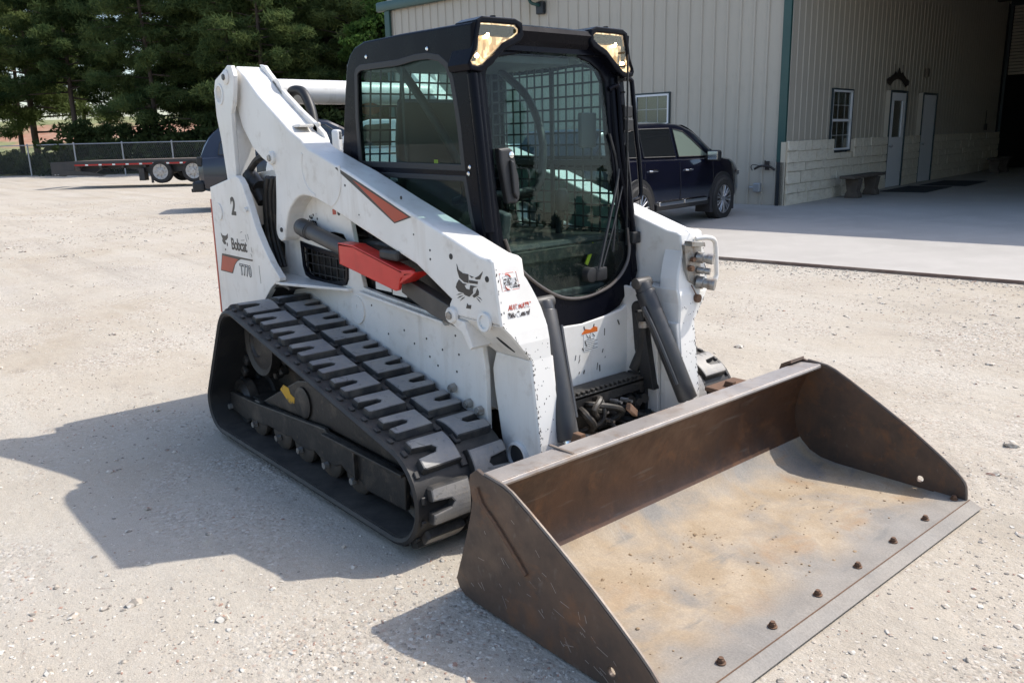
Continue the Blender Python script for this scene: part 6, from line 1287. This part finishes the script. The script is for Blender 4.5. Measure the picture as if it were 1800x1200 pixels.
def tree_mesh(kind, seed, H, low):
    rnd = random.Random(seed); bm = nb(); lean = rnd.uniform(-.5, .5), rnd.uniform(-.5, .5)
    tp = lambda z: Vector((lean[0]*(z/H)**1.5+.12*math.sin(z*.5+seed), lean[1]*(z/H)**1.5, z))
    r0 = .2 if kind == 'pine' else .17
    tube(bm, [tp(H*i/10) for i in range(11)], r0, 9, 0, .03)
    cs, rs = [], []
    nb_ = 64 if kind == 'pine' else 56
    for i in range(nb_):
        z = low+(H-low)*((i+rnd.random())/nb_)**.9; f = (z-low)/(H-low); a = i*2.4+rnd.uniform(-.5, .5)
        if kind == 'pine': Lb = (3.9*(1-f)**.55+.7)*rnd.uniform(.65, 1.1); rise = rnd.uniform(-.08, .28)
        else: Lb = (2.6*math.sin(math.pi*min(1, f*.85+.12)))*rnd.uniform(.6, 1.05); rise = rnd.uniform(.1, .6)
        p0 = tp(z); dirv = Vector((math.cos(a), math.sin(a), rise)); p1 = p0+dirv*Lb*.55+Vector((0, 0, -.03*Lb)); p2 = p0+dirv*Lb+Vector((0, 0, (-.10 if kind == 'pine' else .05)*Lb))
        tube(bm, [p0, p1, p2], .05*(1-f)+.018, 5, 0, .008)
        for k in range(int(2+Lb*1.8)):
            t = rnd.uniform(.30, 1.05); c = p0+(p2-p0)*t+Vector((rnd.gauss(0, .28), rnd.gauss(0, .28), rnd.gauss(.05, .18))); cs.append(tuple(c)); rs.append(rnd.uniform(.40, .80) if kind == 'pine' else rnd.uniform(.4, .8))
    bmesh.ops.recalc_face_normals(bm, faces=bm.faces[:]); tm = bpy.data.meshes.new('trunk'); bm.to_mesh(tm); bm.free(); tm.materials.append(M['bark']); tm.polygons.foreach_set('use_smooth', [True]*len(tm.polygons))
    cm = leaf_mesh('crown', cs, rs, 110 if kind == 'pine' else 60, .40 if kind == 'pine' else .24, .15 if kind == 'pine' else .75, M['needle'] if kind == 'pine' else M['leaf'], .2, .9)
    return tm, cm
PM = [tree_mesh('pine', k, 15.5+k % 3, lw) for k, lw in ((1, 3.4), (2, 2.2), (3, 4.4), (4, 1.6))]
BM_ = [tree_mesh('broad', 21, 9.0, 1.4), tree_mesh('broad', 22, 7.0, 0.8)]
def plant(name, label, pair, s, q, sc, rz, group=None, cat='tree'):
    x, y = fpos(s, q); z = max(hill_z(s, q), terrain(x, y)); t = thing(name, label, cat, (x, y, z-.1), rz, group); t.scale = (sc, sc, sc*1.0)
    link('trunk', pair[0], t); link('crown', pair[1], t); return t
FR = [(-7.5, 6, .96, 0, 'leftmost tall pine, its boughs hanging over the fence'), (-2.0, 9, 1.02, 2, 'pine with a bare trunk in front of the red clay bank'), (2.6, 11, 1.0, 0, 'pine with a bare trunk at the right end of the red clay bank'),
      (7.0, 5.5, .92, 1, 'dense low pine standing behind the tail of the trailer'), (11.5, 7.5, 1.04, 3, 'pine behind the middle of the flatbed trailer'), (15.2, 5.0, .98, 2, 'tall pine with a pale trunk right behind the trailer wheels'),
      (19.0, 9, 1.05, 3, 'broad pine behind the tall dark parked suv'), (27.5, 10, 1.06, 1, 'pine rising just left of the cab roof'), (33, 12, 1.1, 3, 'pine beside the left end of the metal building')]
for i, (s, q_, sc, k, lab) in enumerate(FR): plant('pine_tree', lab, PM[k], s, q_, sc, i*1.7, 'front row of pines behind the fence')
plant('broadleaf_tree', 'bright green broadleaf tree above the loader rear arm', BM_[0], 23.0, 5.0, .95, .4, None)
plant('broadleaf_tree', 'smaller bushy broadleaf tree left of the loader cab', BM_[1], 27.0, 4.2, .85, 1.9, None)
rr = random.Random(8); k = 0
for row, (q0, st) in enumerate(((14, 4.6), (20, 5.0), (27, 5.4), (36, 6.0))):
    for j in range(13):
        s = -13+j*st+rr.uniform(-1.2, 1.2)+row*1.7
        if s > 46: continue
        if row == 0 and -9 < s < 3: continue
        if row == 1 and -12 < s < 1: continue
        if row == 2 and -15 < s < -2: continue
        plant('pine_tree', 'dark pine in the back rows of the wood', PM[(k*7+row) % 4], s, q0+rr.uniform(-2, 2), rr.uniform(1.0, 1.3), rr.uniform(0, 6.28), 'pines in the back rows of the wood'); k += 1
# shrubs along the fence
def shrub_mesh(seed):
    rnd = random.Random(seed); cs, rs = [], []; bm = nb()
    for i in range(46):
        a = rnd.uniform(0, 6.28); r = 1.15*math.sqrt(rnd.random()); h = rnd.uniform(.1, 1.75)*(1-.35*r); cs.append((r*math.cos(a), r*math.sin(a), h)); rs.append(rnd.uniform(.25, .5))
        if i % 4 == 0: tube(bm, [(0, 0, -.1), (r*.5*math.cos(a), r*.5*math.sin(a), h*.6), (r*math.cos(a), r*math.sin(a), h)], .025, 4, 0, .008)
    tm = bpy.data.meshes.new('stem'); bm.to_mesh(tm); bm.free(); tm.materials.append(M['bark']); return tm, leaf_mesh('foliage', cs, rs, 70, .17, .6, M['scrub'])
SM = [shrub_mesh(31), shrub_mesh(32)]
for i in range(46):
    s = -11+(i % 24)*2.1+rr.uniform(-.5, .5); q_ = rr.uniform(1.6, 4.0) if i < 24 else rr.uniform(5, 9)
    if 24 <= i < 34: s += 17
    if i >= 34: s = -13+(i-34)*1.5; q_ = rr.uniform(2.2, 6)
    x, y = fpos(s, q_)
    t = thing('shrub', 'dark scrubby shrub growing along the back of the fence', 'shrub', (x, y, max(hill_z(s, q_), terrain(x, y))-.05), rr.uniform(0, 6.28), 'scrub along the fence'); sc = rr.uniform(.6, .85) if s < 4 else rr.uniform(1.1, 1.9); t.scale = (sc, sc, sc)
    link('stem', SM[i % 2][0], t); link('foliage', SM[i % 2][1], t)
# far wood line across the yard, seen only as the reflection in the cab glass
def woodline():
    rnd = random.Random(77); cs, rs = [], []
    for i in range(46):
        az = R(8+i*1.9); D = rnd.uniform(44, 56); h = rnd.uniform(3.0, 6.0); x, y = D*math.cos(az), D*math.sin(az)
        if i in (17, 24): h = 10.5 if i == 17 else 8
        n = int(5+h*2.4)
        for k in range(n):
            f = k/(n-1); w = (1.5*(1-f)**.8+.2); cs.append((x+rnd.gauss(0, w*.4), y+rnd.gauss(0, w*.4), .5+h*f)); rs.append(w*.75)
    o = link('wood_line', leaf_mesh('wood_line', cs, rs, 26, .55, .6, M['needle'])); tag(o, 'distant wood line across the yard, mirrored in the cab glass', 'wood', None, 'stuff')
woodline()
